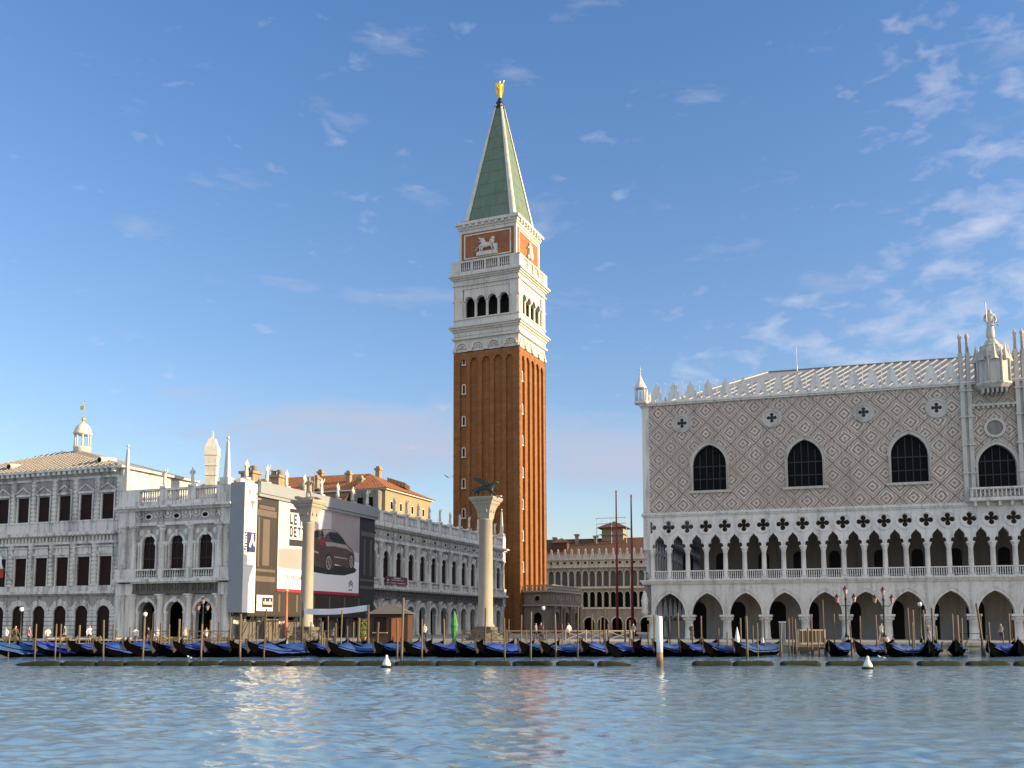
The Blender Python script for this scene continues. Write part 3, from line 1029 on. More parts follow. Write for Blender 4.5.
    for s in (1, -1):
        o_ = [(s * 1.05 * cos(pi * i / 14), 23.4 + 1.05 * sin(pi * i / 14)) for i in range(-7, 8)]
        i_ = [(s * .78 * cos(pi * i / 14), 23.4 + .78 * sin(pi * i / 14)) for i in range(-7, 8)]
        mb.prism(ring(o_, i_), -.18, .12)
    mb.box(-2.2, 2.2, -.3, .15, 25.75, 26.0)
    for i in range(9):
        mb.box(-2.1 + i * .48, -1.88 + i * .48, -.24, .1, 25.52, 25.75)
    f = part('medallion', mb, 'greystone', root, (cx, 0, 0))
    g = MB().prism([(.79 * cos(2 * pi * i / 24), 23.4 + .79 * sin(2 * pi * i / 24)) for i in range(24)], -.02, .06)
    part('relief_panel', g, 'library_dark', f)
    mb = MB().lathe([(1.35, 27.4), (1.85, 27.8), (1.85, 28.0), (1.6, 28.05), (1.6, 30.6), (1.75, 30.7), (1.15, 31.9), (1.2, 32.0), (.9, 32.05), (.65, 32.5), (.45, 32.75)],
                    8, 0, -.4, smooth=False, ph=pi / 8)
    for i in range(8):
        a = 2 * pi * i / 8
        X, Y = 1.55 * cos(a), -.4 + 1.55 * sin(a)
        mb.lathe([(.5, 30.3), (.30, 30.9), (.10, 31.6), (.03, 32.2)], 4, X, Y, smooth=False)
        a += pi / 8
        X, Y = 1.66 * cos(a), -.4 + 1.66 * sin(a)
        mb.lathe([(.13, 27.8), (.11, 30.6), (.15, 30.7), (.03, 31.6)], 6, X, Y)
    for i in range(6):
        mb.prism([(-.12, 27.45), (.12, 27.45), (.08, 26.9), (-.08, 26.9)], -1.4, -.0, dx=-1.1 + i * .44)
    part('canopy', mb, 'greystone', root, (cx, 0, 0))
    st = robed('justice_statue', 3.4, 'greystone')
    so = obj('justice_statue', st, root, (cx, -.4, 32.7))
    part('sword', MB().bar((-.36, -.36, 1.9), (-.42, -.36, 4.0), .045), 'antenna', so)
    part('scales', MB().bar((.42, -.35, 1.85), (.42, -.35, 1.75), .04).box(.15, .75, -.38, -.32, 1.72, 1.77).ball((.2, -.35, 1.5), .13, .13, .07).ball((.7, -.35, 1.5), .13, .13, .07).bar((.2, -.35, 1.5), (.2, -.35, 1.75), .02).bar((.7, -.35, 1.5), (.7, -.35, 1.75), .02), 'antenna', so)


build_palace()


# ================================================================== CAMPANILE
def build_tower():
    root = thing('bell_tower', 'tall red brick bell tower with white belfry and green pyramid spire', 'tower', (TOW[0], TOW[1], CAMZ * (1 - TK)), TOW[2])
    root.scale = (TK, TK, TK)
    W = 12.5
    c = W / 2
    mb = MB()
    mb.box(-W + .42, -.42, .42, W - .42, GZ - .3, 51.2)
    part('shaft', mb, 'brick', root)
    # pilaster strips joined by little arches at the top: one mesh per face
    face = MB()
    edges = [0, 1.25, 3.25, 4.0, 6.0, 6.5]
    strips = [(-6.25, -5.05), (-3.75, -3.1), (-1.45, -.8), (.8, 1.45), (3.1, 3.75), (5.05, 6.25)]
    for a, b in strips:
        face.box(a, b, 0, .43, GZ, 51.0)
    bays = [(-5.05, -3.75), (-3.1, -1.45), (-.8, .8), (1.45, 3.1), (3.75, 5.05)]
    for a, b in bays:
        w = b - a
        face.prism(holed(w - .002, 49.2, 51.0, w - .3, round_arch(w / 2 - .15, 49.3, 8)), .02, .43, dx=(a + b) / 2)
    fm = face.mesh('pilaster_face', 'brick')
    places = [((-c, 0, 0), 0), ((0, c, 0), R(90)), ((-c, W, 0), R(180)), ((-W, c, 0), R(-90))]
    for i, (l, r) in enumerate(places):
        l = Vector(l)
        obj('pilaster_face', fm, root, l, r)
    # small windows
    wm = MB()
    wm.prism(ring(round_arch(.40, .55, 8) , round_arch(.2, .55, 8)), -.06, .1)
    for s in (-1, 1):
        wm.box(min(s * .2, s * .40), max(s * .2, s * .40), -.06, .1, -.75, .55)
    wm.box(-.48, .48, -.1, .1, -.95, -.751)
    wmm = wm.mesh('slit_window', 'white')
    pm = MB().prism([(-.2, -.75)] + [(-p[0], p[1]) for p in round_arch(.2, .55, 8)] + [(.2, -.75)], .06, .1).mesh('slit_pane', 'glass')
    for z in (50.0, 44.76, 39.05, 33.43, 27.9, 22.64, 17.2, 11.8):
        w = obj('slit_window', wmm, root, (-10.62, .30, z - .3))
        obj('slit_pane', pm, w)
    for z in (46.13, 40.31, 34.77, 29.14, 23.61, 18.17, 12.82):
        w = obj('slit_window', wmm, root, (-.30, 1.85, z), R(90))
        obj('slit_pane', pm, w)

    def course(name, z0, z1, p, mat='white'):
        return part(name, MB().box(-W - p, p, -p, W + p, z0, z1), mat, root)
    # white band of blind shell arches
    mb = MB().box(-W + .1, -.1, .1, W - .1, 51.2, 54.2)
    part('shell_band', mb, 'white', root)
    f = MB()
    for i in range(4):
        x = -4.62 + i * 3.08
        f.prism(ring(round_arch(1.3, 51.75, 10), round_arch(.95, 51.75, 10)), -.16, .12, dx=x)
        f.prism(ring(round_arch(.80, 51.75, 10), round_arch(.55, 51.75, 10)), -.06, .12, dx=x)
        for j in range(7):
            a = pi * (j + .5) / 7
            f.bar((x + .1 * cos(a), .08, 51.75 + .1 * sin(a)), (x + .5 * cos(a), .02, 51.75 + .5 * sin(a)), .07, n=5)
    for i in range(5):
        x = -6.16 + i * 3.08
        f.box(max(x - .42, -6.25), min(x + .42, 6.25), -.2, .12, 51.2, 51.74)
    fm = f.mesh('blind_arcade', 'white')
    for l, r in places: obj('blind_arcade', fm, root, l, r)
    course('band', 53.5, 53.9, .3)
    part('frieze_block', MB().box(-W, 0, 0, W, 54.2, 55.4), 'white', root)
    for z0, z1, p in ((55.0, 55.35, .22), (55.35, 55.7, .5), (55.7, 56.0, .75)):
        course('cornice', z0, z1, p)
    part('belfry_base', MB().box(-W + .02, -.02, .02, W - .02, 56.0, 57.5), 'white', root)
    course('band', 57.3, 57.55, .16)
    # belfry: four arches on each side round a bell chamber filled dark for its shade
    f = MB()
    ow, sp = 1.62, 60.9
    f.box(-6.25, -4.55, 0, 1.1, 57.55, 64.3)
    f.box(4.55, 6.25 - 1.1, 0, 1.1, 57.55, 64.3)
    for i in range(4):
        x = -3.3 + i * 2.2
        f.prism(holed(2.2, sp, 63.2, ow, round_arch(ow / 2, sp)), 0.25, 1.0, dx=x)
        f.prism(ring(round_arch(ow / 2 + .3, sp, 10), round_arch(ow / 2, sp, 10)), .12, .4, dx=x)
    f.box(-4.55, 4.55, .1, 1.1, 63.2, 64.3)
    for i in range(5):
        x = -4.4 + i * 2.2
        f.box(x - .32, x + .32, .3, .95, 60.75, 61.0)
        f.lathe([(.30, 57.55), (.26, 57.8), (.24, 60.4), (.33, 60.75)], 10, x, .62)
    f.box(-6.4, 5.0, -.15, .3, 60.9, 61.15) if False else None
    f.box(-6.38, -4.6, -.13, .3, 60.85, 61.1).box(4.6, 6.1, -.13, .3, 60.85, 61.1)
    for s in (-1, 1):
        f.box(s * 5.45 - .5, s * 5.45 + .5, -.12, .05, 57.56, 60.84)
    fm = f.mesh('belfry_arcade', 'white')
    for l, r in places: obj('belfry_arcade', fm, root, l, r)
    part('bell_chamber_floor', MB().box(-W + 1, -1, 1, W - 1, 57.0, 57.6), 'library_dark', root)
    part('bell_chamber_shade', MB().box(-W + 1.75, -1.75, 1.75, W - 1.75, 57.6, 64.3), 'door', root)  # dark block added for the shade inside the open chamber
    part('belfry_entablature', MB().box(-W, 0, 0, W, 64.3, 65.4), 'white', root)
    course('band', 63.9, 64.15, .22)
    for z0, z1, p in ((65.0, 65.3, .25), (65.3, 65.6, .52), (65.6, 65.95, .80)):
        course('cornice', z0, z1, p)
    # balustrade storey
    part('terrace_floor', MB().box(-W - .3, .3, -.3, W + .3, 65.95, 66.2), 'white', root)
    f = MB()
    f.box(-6.6, 6.6, -.35, .15, 68.35, 68.7).box(-6.6, 6.6, -.3, .1, 66.2, 66.6)
    for a, b in ((-6.55, -4.7), (-2.75, -2.35), (-.2, .2), (2.35, 2.75), (4.7, 6.55)):
        f.box(a, b, -.33, .13, 66.6, 68.35)
    for a in (-4.7, -2.35, .2, 2.75):
        for j in range(5):
            f.lathe([(.10, 66.6), (.15, 67.1), (.09, 67.6), (.12, 68.35)], 6, a + .28 + j * .37, -.1)
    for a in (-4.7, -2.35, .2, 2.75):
        f.box(a, a + 1.95, -.02, .03, 66.6, 68.35, 1)  # dark panels painted for the shaded openings between the balusters
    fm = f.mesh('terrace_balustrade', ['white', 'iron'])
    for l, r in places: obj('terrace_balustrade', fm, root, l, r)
    # attic with brick panels
    A = 5.5
    part('attic', MB().box(-c - A, -c + A, c - A, c + A, 66.2, 75.3), 'white', root)
    f = MB().box(-5.05, 5.05, -.06, .02, 68.2, 74.6)
    pm_ = f.mesh('brick_panel', 'brickpanel')
    f = MB()
    for a, b, zz0, zz1 in ((-4.55, 4.55, 74.0, 74.25), (-4.55, 4.55, 69.35, 69.6), (-4.55, -4.3, 69.6, 74.0), (4.3, 4.55, 69.6, 74.0)):
        f.box(a, b, -.14, -.05, zz0, zz1)
    fr = f.mesh('panel_border', 'white')
    aplaces = [((-c, c - A, 0), 0), ((-c + A, c, 0), R(90)), ((-c, c + A, 0), R(180)), ((-c - A, c, 0), R(-90))]
    for l, r in aplaces:
        p = obj('brick_panel', pm_, root, l, r)
        obj('panel_border', fr, p)
    # winged lion relief (south and north), justice relief (east and west)
    lion = MB()
    lion.box(-2.0, 2.0, -.42, -.06, 69.62, 70.4)
    lion.ball((-.3, -.3, 71.6), 1.25, .28, .55).ball((.95, -.32, 72.1), .52, .3, .62).ball((1.15, -.35, 72.7), .36, .28, .36)
    for lx, top in ((-1.3, 71.4), (-.9, 71.3), (.7, 71.6), (1.2, 71.5)):
        lion.bar((lx, -.28, top), (lx + (.45 if lx > 0 else -.1), -.28, 70.4), .20, r2=.13, n=7)
    lion.prism([(-.1, 71.8), (-.6, 73.0), (-1.8, 73.3), (-1.2, 72.6), (-1.6, 72.4), (-.9, 72.1)], -.3, -.1)
    lion.bar((-1.45, -.25, 71.7), (-2.3, -.25, 70.7), .09).box(1.4, 2.0, -.4, -.1, 70.4, 71.6)
    lm = lion.mesh('lion_relief', 'white')
    jus = MB().lathe([(.65, 69.7), (.7, 70.5), (.42, 71.8), (.5, 72.4), (.2, 72.75), (.27, 73.05), (.05, 73.35)], 10, 0, -.3)
    jus.bar((-.4, -.35, 72.3), (-1.0, -.35, 71.8), .14).bar((.4, -.35, 72.3), (1.1, -.35, 72.0), .14).ball((-.6, -.3, 70.2), .4, .25, .5).ball((.6, -.3, 70.2), .4, .25, .5)
    jm = jus.mesh('justice_relief', 'white')
    obj('lion_relief', lm, root, aplaces[0][0], 0)
    obj('lion_relief', lm, root, aplaces[2][0], R(180))
    obj('justice_relief', jm, root, aplaces[1][0], R(90))
    obj('justice_relief', jm, root, aplaces[3][0], R(-90))
    for z0, z1, p in ((75.3, 75.7, .18), (75.7, 76.2, .34), (76.2, 76.75, .68)):
        part('attic_cornice', MB().box(-c - A - p, -c + A + p, c - A - p, c + A + p, z0, z1), 'white', root)
    fm = MB().box(-.23, .23, -.62, -.3, 75.72, 76.19).mesh('cornice_bracket', 'white')
    for l, r in aplaces:
        for i in range(8):
            u = -4.38 + i * 1.25
            obj('cornice_bracket', fm, root, (l[0] + u * cos(r), l[1] + u * sin(r), 0), r)
    # spire
    s0, zb, za, s1 = 4.75, 77.3, 103.2, .45
    part('spire_base', MB().box(-c - 5.3, -c + 5.3, c - 5.3, c + 5.3, 76.75, 77.3), 'library_dark', root)
    q = lambda s, z: [(-c - s, c - s, z), (-c + s, c - s, z), (-c + s, c + s, z), (-c - s, c + s, z)]
    mb = MB().add(q(s0, zb) + q(s1, za), [(0, 1, 5, 4), (1, 2, 6, 5), (2, 3, 7, 6), (3, 0, 4, 7), (4, 5, 6, 7), (3, 2, 1, 0)])
    for zz in np.arange(80, 101, 2.6):
        s = s0 + (s1 - s0) * (zz - zb) / (za - zb) + .03
        mb.box(-c - s, -c + s, c - s, c + s, zz, zz + .12)
    sp_ = part('spire', mb, 'copper', root)
    mb = MB()
    for k in range(4):          # stone arrises, thick strips along the edges
        a, b = Vector(q(s0 + .06, zb)[k]), Vector(q(s1 + .08, za)[k])
        n = (Vector((-c, c, 0)) - Vector((a.x, a.y, 0))).normalized()
        t1 = Vector((n.x, 0, 0)).normalized()
        t2 = Vector((0, n.y, 0)).normalized()
        for t in (t1, t2):
            o_ = -(t2 if t is t1 else t1) * .14
            w0, w1 = .75, .16
            vs = [a + o_, a + t * w0 + o_, b + t * w1 + o_, b + o_, a - o_ * .1, a + t * w0 - o_ * .1, b + t * w1 - o_ * .1, b - o_ * .1]
            mb.add(vs, [(0, 1, 2, 3), (7, 6, 5, 4), (0, 4, 5, 1), (1, 5, 6, 2), (2, 6, 7, 3), (3, 7, 4, 0)])
    part('spire_edge', mb, 'white', sp_)
    mb = MB().box(-c - .75, -c + .75, c - .75, c + .75, 102.6, 102.9).box(-c - .5, -c + .5, c - .5, c + .5, 102.9, 103.9)
    mb.lathe([(.4, 103.9), (.55, 104.1), (.3, 104.3), (.4, 104.6)], 8, -c, c)
    part('spire_tip', mb, 'iron', sp_)
    ang = obj('angel_statue', robed('angel_statue', 3.9, 'gold', True), root, (-c, c, 104.55), R(30))
    ang.scale = (.85, .85, .95)
    w_ = MB()
    for s in (-1, 1):
        w_.prism([(s * .12, 3.2), (s * .6, 3.6), (s * .9, 3.3), (s * .85, 2.0), (s * .6, 1.0), (s * .35, 1.6), (s * .1, 2.4)], .25, .36)
    part('wing', w_, 'gold', ang)
    # true storey heights of the upper works
    za_ = [0, 51.1, 53.9, 55.79, 57.31, 59.02, 61.7, 65.56, 69.27, 75.2, 77.0, 103.2, 104.5, 108.6]
    zb_ = [0, 50.5, 53.15, 54.95, 56.35, 57.95, 60.45, 64.05, 67.45, 72.9, 74.55, 98.3, 99.5, 103.0]
    done = set()

    def settle(o):
        if o.location.z > 1:
            o.location.z = float(np.interp(o.location.z, za_, zb_))
            return
        if o.type == 'MESH' and o.data.name not in done:
            done.add(o.data.name)
            for v in o.data.vertices:
                v.co.z = float(np.interp(v.co.z, za_, zb_)) if v.co.z > 0 else v.co.z
        for ch in o.children: settle(ch)
    for ch in root.children: settle(ch)
    root.rotation_euler[1] = R(-0.22)


build_tower()


# ================================================================== LIBRARY (marble wing along the small square)
def build_library():
    root = thing('marble_library', 'long white marble library with two arcaded storeys, balustrade and rooftop statues', 'library', (LIB[0], LIB[1], 0), LIB[2])
    B = 3.9
    # -- lower bay (x from -B/2 to B/2, front plane y=0)
    f = MB()
    ow, sp = 2.4, 4.3
    f.prism(holed(B, sp, 6.2, ow, round_arch(ow / 2, sp)), .25, .95)
    for s in (-1, 1):
        f.box(min(s * ow / 2, s * B / 2), max(s * ow / 2, s * B / 2), .25, .95, GZ - .1, sp)
        f.lathe([(.30, GZ), (.22, GZ + .2), (.20, 4.0), (.28, 4.33)], 8, s * (ow / 2 + .1), .3, 1)
    f.prism(ring(round_arch(ow / 2 + .32, sp), round_arch(ow / 2, sp)), .12, .3, 1)
    f.box(-.18, .18, .05, .3, 5.35, 6.0, 1)
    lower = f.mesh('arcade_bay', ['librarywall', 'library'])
    f = MB().lathe([(.5, GZ), (.5, GZ + .25), (.40, GZ + .4), (.39, 3.6), (.34, 5.7), (.42, 5.8), (.48, 6.1)], 12, 0, .15).box(-.5, .5, -.35, .4, 6.1, 6.25)
    lcol = f.mesh('doric_column', 'library')
    # entablature of one bay
    f = MB()
    f.box(-B / 2, B / 2, -.05, 1.0, 6.25, 6.6).box(-B / 2, B / 2, .03, 1.0, 6.6, 7.45)
    for i in range(5):
        x = -B / 2 + (i + .5) * B / 5
        f.box(x - .16, x + .16, -.06, .1, 6.62, 7.42)
        f.ball((x + .39, 0, 7.0), .16, .1, .2, n=6, m=4) if i < 4 else None
    ent = f.mesh('doric_frieze', 'frieze')
    f = MB().box(-B / 2, B / 2, -.35, 1.0, 7.45, 7.62).box(-B / 2, B / 2, -.6, 1.0, 7.62, 7.95)
    cor1 = f.mesh('middle_cornice', 'library')
    f = MB().box(-B / 2, B / 2, -.12, .2, 8.9, 9.08).box(-B / 2, B / 2, -.1, .18, 7.95, 8.15)
    f.box(-B / 2, -B / 2 + .45, -.16, .3, 8.15, 8.9).box(B / 2 - .45, B / 2, -.16, .3, 8.15, 8.9)
    for i in range(9):
        f.lathe([(.07, 8.15), (.11, 8.35), (.06, 8.65), (.08, 8.9)], 6, -1.3 + i * .325, .04)
    rail = f.mesh('window_balustrade', 'library')
    # upper bay
    f = MB()
    ow2, sp2 = 1.78, 12.0
    f.prism(holed(B, sp2, 14.15, ow2, round_arch(ow2 / 2, sp2)), .3, .95)
    for s in (-1, 1):
        f.box(min(s * ow2 / 2, s * B / 2), max(s * ow2 / 2, s * B / 2), .3, .95, 7.9, sp2)
        f.lathe([(.2, 9.08), (.15, 9.2), (.14, 11.6), (.2, 11.85)], 8, s * (ow2 / 2 + .18), .22, 1)
        f.lathe([(.2, 9.08), (.15, 9.2), (.14, 11.6), (.2, 11.85)], 8, s * (ow2 / 2 + .55), .22, 1)
        f.box(s * (ow2 / 2 + .36) - .42, s * (ow2 / 2 + .36) + .42, .06, .4, 11.85, 12.15, 1)
        f.ball((s * 1.15, .3, 13.2), .36, .16, .42, 1, n=8, m=5)
    f.prism(ring(round_arch(ow2 / 2 + .28, sp2), round_arch(ow2 / 2, sp2)), .14, .34, 1)
    f.box(-.16, .16, 0, .3, 12.75, 13.5, 1)
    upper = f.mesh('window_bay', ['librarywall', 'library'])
    f = MB().box(-.4, .4, -.3, .4, 7.95, 9.1).lathe([(.42, 9.1), (.34, 9.3), (.33, 11.5), (.29, 13.3), (.33, 13.35), (.42, 13.8)], 12, 0, .1).box(-.45, .45, -.35, .5, 13.8, 14.0)
    ucol = f.mesh('ionic_column', 'library')
    # frieze with oval windows and swags
    f = MB().box(-B / 2, B / 2, -.08, 1.0, 14.0, 14.35).box(-B / 2, B / 2, .05, 1.0, 14.35, 15.7, 1)
    o_ = [(.42 * cos(2 * pi * i / 20), 15.0 + .27 * sin(2 * pi * i / 20)) for i in range(20)]
    for s in (1, -1):
        a_ = [(s * .55 * sin(pi * i / 12), 15.0 + .38 * cos(pi * i / 12)) for i in range(13)]
        b_ = [(s * .38 * sin(pi * i / 12), 15.0 + .24 * cos(pi * i / 12)) for i in range(13)]
        f.prism(ring(a_, b_), -.05, .1)
        for j in range(7):
            t = pi * j / 6
            f.ball((s * (1.25 - .48 * cos(t)), .0, 15.35 - .5 * sin(t)), .13, .1, .13, n=6, m=4)
        f.ball((s * 1.25, 0, 15.3), .2, .12, .28, n=6, m=4)
        f.ball((s * 1.9, 0, 15.05), .16, .1, .42, n=6, m=4) if s > 0 else None
    frz = f.mesh('swag_frieze', ['library', 'librarywall'])
    ova = MB().prism([(.39 * cos(2 * pi * i / 20), 15.0 + .25 * sin(2 * pi * i / 20)) for i in range(20)], .0, .06).mesh('oval_window', 'glass')
    f = MB().box(-B / 2, B / 2, -.3, 1.0, 15.7, 15.85).box(-B / 2, B / 2, -.75, 1.0, 15.95, 16.2)
    for i in range(8):
        x = -B / 2 + (i + .5) * B / 8
        f.box(x - .14, x + .14, -.62, .1, 15.85, 15.95)
    f.box(-B / 2, B / 2, -.25, 1.0, 15.85, 15.95)
    cor2 = f.mesh('roof_cornice', 'library')
    f = MB().box(-B / 2, B / 2, 0, .45, 16.2, 16.75).box(-B / 2, B / 2, -.06, .5, 17.95, 18.2)
    f.box(-B / 2, -B / 2 + .5, -.04, .49, 16.75, 17.95).box(B / 2 - .5, B / 2, -.04, .49, 16.75, 17.95)
    for i in range(9):
        f.lathe([(.08, 16.75), (.13, 17.1), (.07, 17.5), (.1, 17.95)], 6, -1.28 + i * .32, .22)
    bal = f.mesh('roof_balustrade', 'library')
    pan = MB().prism([(-ow2 / 2, 8.0)] + [(-p[0], p[1]) for p in round_arch(ow2 / 2, sp2)] + [(ow2 / 2, 8.0)], .46, .52).mesh('arched_window', 'shutter')
    glz = MB()
    glz.box(-.04, .04, .40, .455, 8.0, 12.7).box(-ow2 / 2, ow2 / 2, .41, .45, 10.2, 10.3).box(-ow2 / 2, ow2 / 2, .41, .45, sp2 - .05, sp2 + .05)
    gm = glz.mesh('window_bar', 'iron')
    doo = MB().box(-1.2, 1.2, 5.8, 5.9, GZ, 4.6).mesh('shop_door', 'door')

    ES = 1.045                          # the long front stands a little higher than the end
    zs_ = lambda r: dict(sc=(1, 1, ES if r else 1))
    zl = lambda loc, r: (loc[0], loc[1], GZ * (1 - ES) if r else 0)

    def bay(loc, r, hide_bal=False):
        kw = dict(parent=root, loc=zl(loc, r), rz=r, **zs_(r))
        for n, m_ in (('arcade_bay', lower), ('doric_frieze', ent), ('middle_cornice', cor1), ('window_balustrade', rail), ('window_bay', upper),
                      ('swag_frieze', frz), ('oval_window', ova), ('roof_cornice', cor2), ('roof_balustrade', bal), ('shop_door', doo)):
            obj(n, m_, **kw)
        w = obj('arched_window', pan, **kw)
        obj('window_bar', gm, w)

    def order(loc, r):
        obj('doric_column', lcol, root, zl(loc, r), r, **zs_(r))
        obj('ionic_column', ucol, root, zl(loc, r), r, **zs_(r))
    # south front: three bays between end piers
    xs = [-3.8, -7.7, -11.6]
    for x in xs: bay((x, 0, 0), 0)
    for x in (-1.85, -5.75, -9.65, -13.55): order((x, 0, 0), 0)
    order((-.65, 0, 0), 0)
    order((-15.1, 0, 0), 0)
    for a, b in ((-1.85, 0), (-16.0, -13.55)):
        ends = MB()
        ends.box(a, b, .25, .96, GZ - .1, 6.24).box(a, b, .03, 1.0, 6.25, 7.46).box(a, b, -.6, 1.0, 7.62, 7.952).box(a, b, .3, .96, 7.95, 14.0)
        ends.box(a, b, -.16, .3, 7.952, 9.08).box(a, b, .05, 1.0, 14.0, 15.7).box(a, b, -.75, 1.0, 15.952, 16.2).box(a, b, -.3, .98, 15.7, 15.95)
        ends.box(a, b, -.04, .5, 16.2, 18.2)
        part('corner_pier', ends, 'library', root)
    # east front: twenty bays
    ys = [4.11 + B * k for k in range(20)]
    for y in ys: bay((0, y, 0), R(90))
    for k in range(21): order((0, 2.16 + B * k, 0), R(90))
    for a, b in ((.96, 2.16), (80.16, 81.4)):
        ends = MB()
        ends.box(-.96, -.25, a, b, GZ - .1, 6.24).box(-1, -.03, a, b, 6.25, 7.46).box(-1, .6, a, b, 7.62, 7.952).box(-.96, -.3, a, b, 7.95, 14.0)
        ends.box(-1, -.05, a, b, 14.0, 15.7).box(-1, .75, a, b, 15.952, 16.2).box(-.98, .3, a, b, 15.7, 15.95).box(-.5, .04, a, b, 16.2, 18.2).box(-.3, .16, a, b, 7.952, 9.08)
        part('corner_pier', ends, 'library', root, (0, 0, GZ * (1 - ES))).scale = (1, 1, ES)
    # body, north end and roof
    body = MB()
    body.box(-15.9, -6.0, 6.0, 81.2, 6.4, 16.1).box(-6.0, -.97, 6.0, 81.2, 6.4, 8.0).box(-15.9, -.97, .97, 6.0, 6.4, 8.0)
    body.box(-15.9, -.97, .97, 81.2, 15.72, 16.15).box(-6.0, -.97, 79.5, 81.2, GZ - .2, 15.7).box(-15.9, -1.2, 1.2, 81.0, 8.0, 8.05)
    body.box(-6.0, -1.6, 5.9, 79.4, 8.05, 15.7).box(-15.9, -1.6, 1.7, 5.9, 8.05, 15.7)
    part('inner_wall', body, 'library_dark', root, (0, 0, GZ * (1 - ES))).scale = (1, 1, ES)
    part('portico_wall', MB().box(-15.9, -6.0, 6.0, 81.2, GZ - .2, 6.39), 'door', root)  # shade of the portico interior painted into its near black back wall
    rf = MB().add([(-15.5, 1.2, 16.2), (-1.2, 1.2, 16.2), (-1.2, 80.6, 16.2), (-15.5, 80.6, 16.2), (-8.3, 8, 18.6), (-8.3, 74, 18.6)],
                  [(0, 1, 4), (1, 2, 5, 4), (2, 3, 5), (3, 0, 4, 5), (3, 2, 1, 0)])
    part('roof', rf, 'leadroof', root)
    # statues and corner obelisks on the balustrade
    sp_ = MB().box(-.4, .4, -.25, .45, 18.2, 18.45).mesh('pedestal', 'library')
    def stat(loc, r, i):
        p = obj('pedestal', sp_, root, zl(loc, r), r, **zs_(r))
        obj('statue', STATUE[i % 2], p, (0, .1, 18.45))
    for i, x in enumerate((-5.75, -9.65)): stat((x, 0), 0, i)
    for k in range(20):
        if k in (8,): continue
        stat((0, 2.16 + B * k), R(90), k + (k // 3))
    ob = MB().box(-.55, .55, -.1, 1.0, 18.2, 19.0).lathe([(.5, 19.0), (.38, 19.2), (.16, 23.0), (.02, 23.3)], 4, 0, .45, smooth=False, ph=pi / 4)
    ob.ball((0, .45, 23.5), .17, n=8, m=5)
    om = ob.mesh('obelisk', 'white')
    obj('obelisk', om, root, (-1.4, 0, 0))
    obj('obelisk', om, root, (-15.4, 0, 0))
    obj('obelisk', om, root, (-.5, 80.2, .75), 0)
    # tall flared chimney
    ch = MB().lathe([(.78, 16.5), (.80, 20.5), (1.05, 24.2), (1.12, 24.3), (1.12, 25.2), (.95, 25.3), (.55, 26.2), (.18, 26.4), (.14, 27.1), (.02, 27.3)], 4, 0, 0, smooth=False, ph=pi / 4)
    for zz in (20.4, 21.6, 22.8, 24.1):
        ch.lathe([(.92 + (zz - 20.4) * .07, zz), (.92 + (zz - 20.4) * .07, zz + .16)], 4, smooth=False, ph=pi / 4)
    part('flared_chimney', ch, 'white', root, (-11.0, 10, -.5), R(25))
    # maroon banner on the balcony
    b = thing('banner', 'maroon banner with pale lettering hung on the first floor balustrade of the marble library', 'banner', inframe(LIB, (.36, 34.1)) + (0,), LIB[2] + R(90))
    mb = MB()
    n = 14
    vs = []
    for i in range(n + 1):
        x = 6.6 * i / n
        yy = -.05 + .035 * sin(i * 1.7)
        vs += [(x, yy, 8.62), (x, yy, 9.72), (x, yy + .02, 9.72), (x, yy + .02, 8.62)]
    for i in range(n):
        o = i * 4
        for k in range(4):
            mb.add([vs[o + k], vs[o + 4 + k], vs[o + 4 + (k + 1) % 4], vs[o + (k + 1) % 4]], [(0, 1, 2, 3)])
    part('banner_cloth', mb, 'maroon', b)
    t = MB().box(2.3, 4.4, -.12, -.09, 9.40, 9.58).box(1.6, 5.4, -.12, -.09, 9.16, 9.26).box(.35, .8, -.12, -.09, 9.05, 9.3).box(.35, .8, -.12, -.09, 8.72, 8.88).box(1.4, 3.0, -.12, -.09, 8.74, 8.86).box(3.4, 5.9, -.12, -.09, 8.74, 8.86)
    part('printed_line', t, 'pinkprint', b)


build_library()


# ================================================================== poster hoarding over the library corner
def text(name, body, size, mat, parent, loc, width=None, rx=R(90), rz=0.0):
    cu = bpy.data.curves.new(name, 'FONT')
    cu.body = body
    cu.size = size
    cu.extrude = .008
    cu.materials.append(M[mat])
    tmp = bpy.data.objects.new(name + '_curve', cu)
    C.objects.link(tmp)
    me = bpy.data.meshes.new_from_object(tmp.evaluated_get(bpy.context.evaluated_depsgraph_get()))
    bpy.data.objects.remove(tmp)
    me.name = name
    o = obj(name, me)
    o.parent = parent
    o.location = loc
    o.rotation_euler = (rx, 0, rz)
    if width:
        o.scale = (width, 1, 1)
    return o


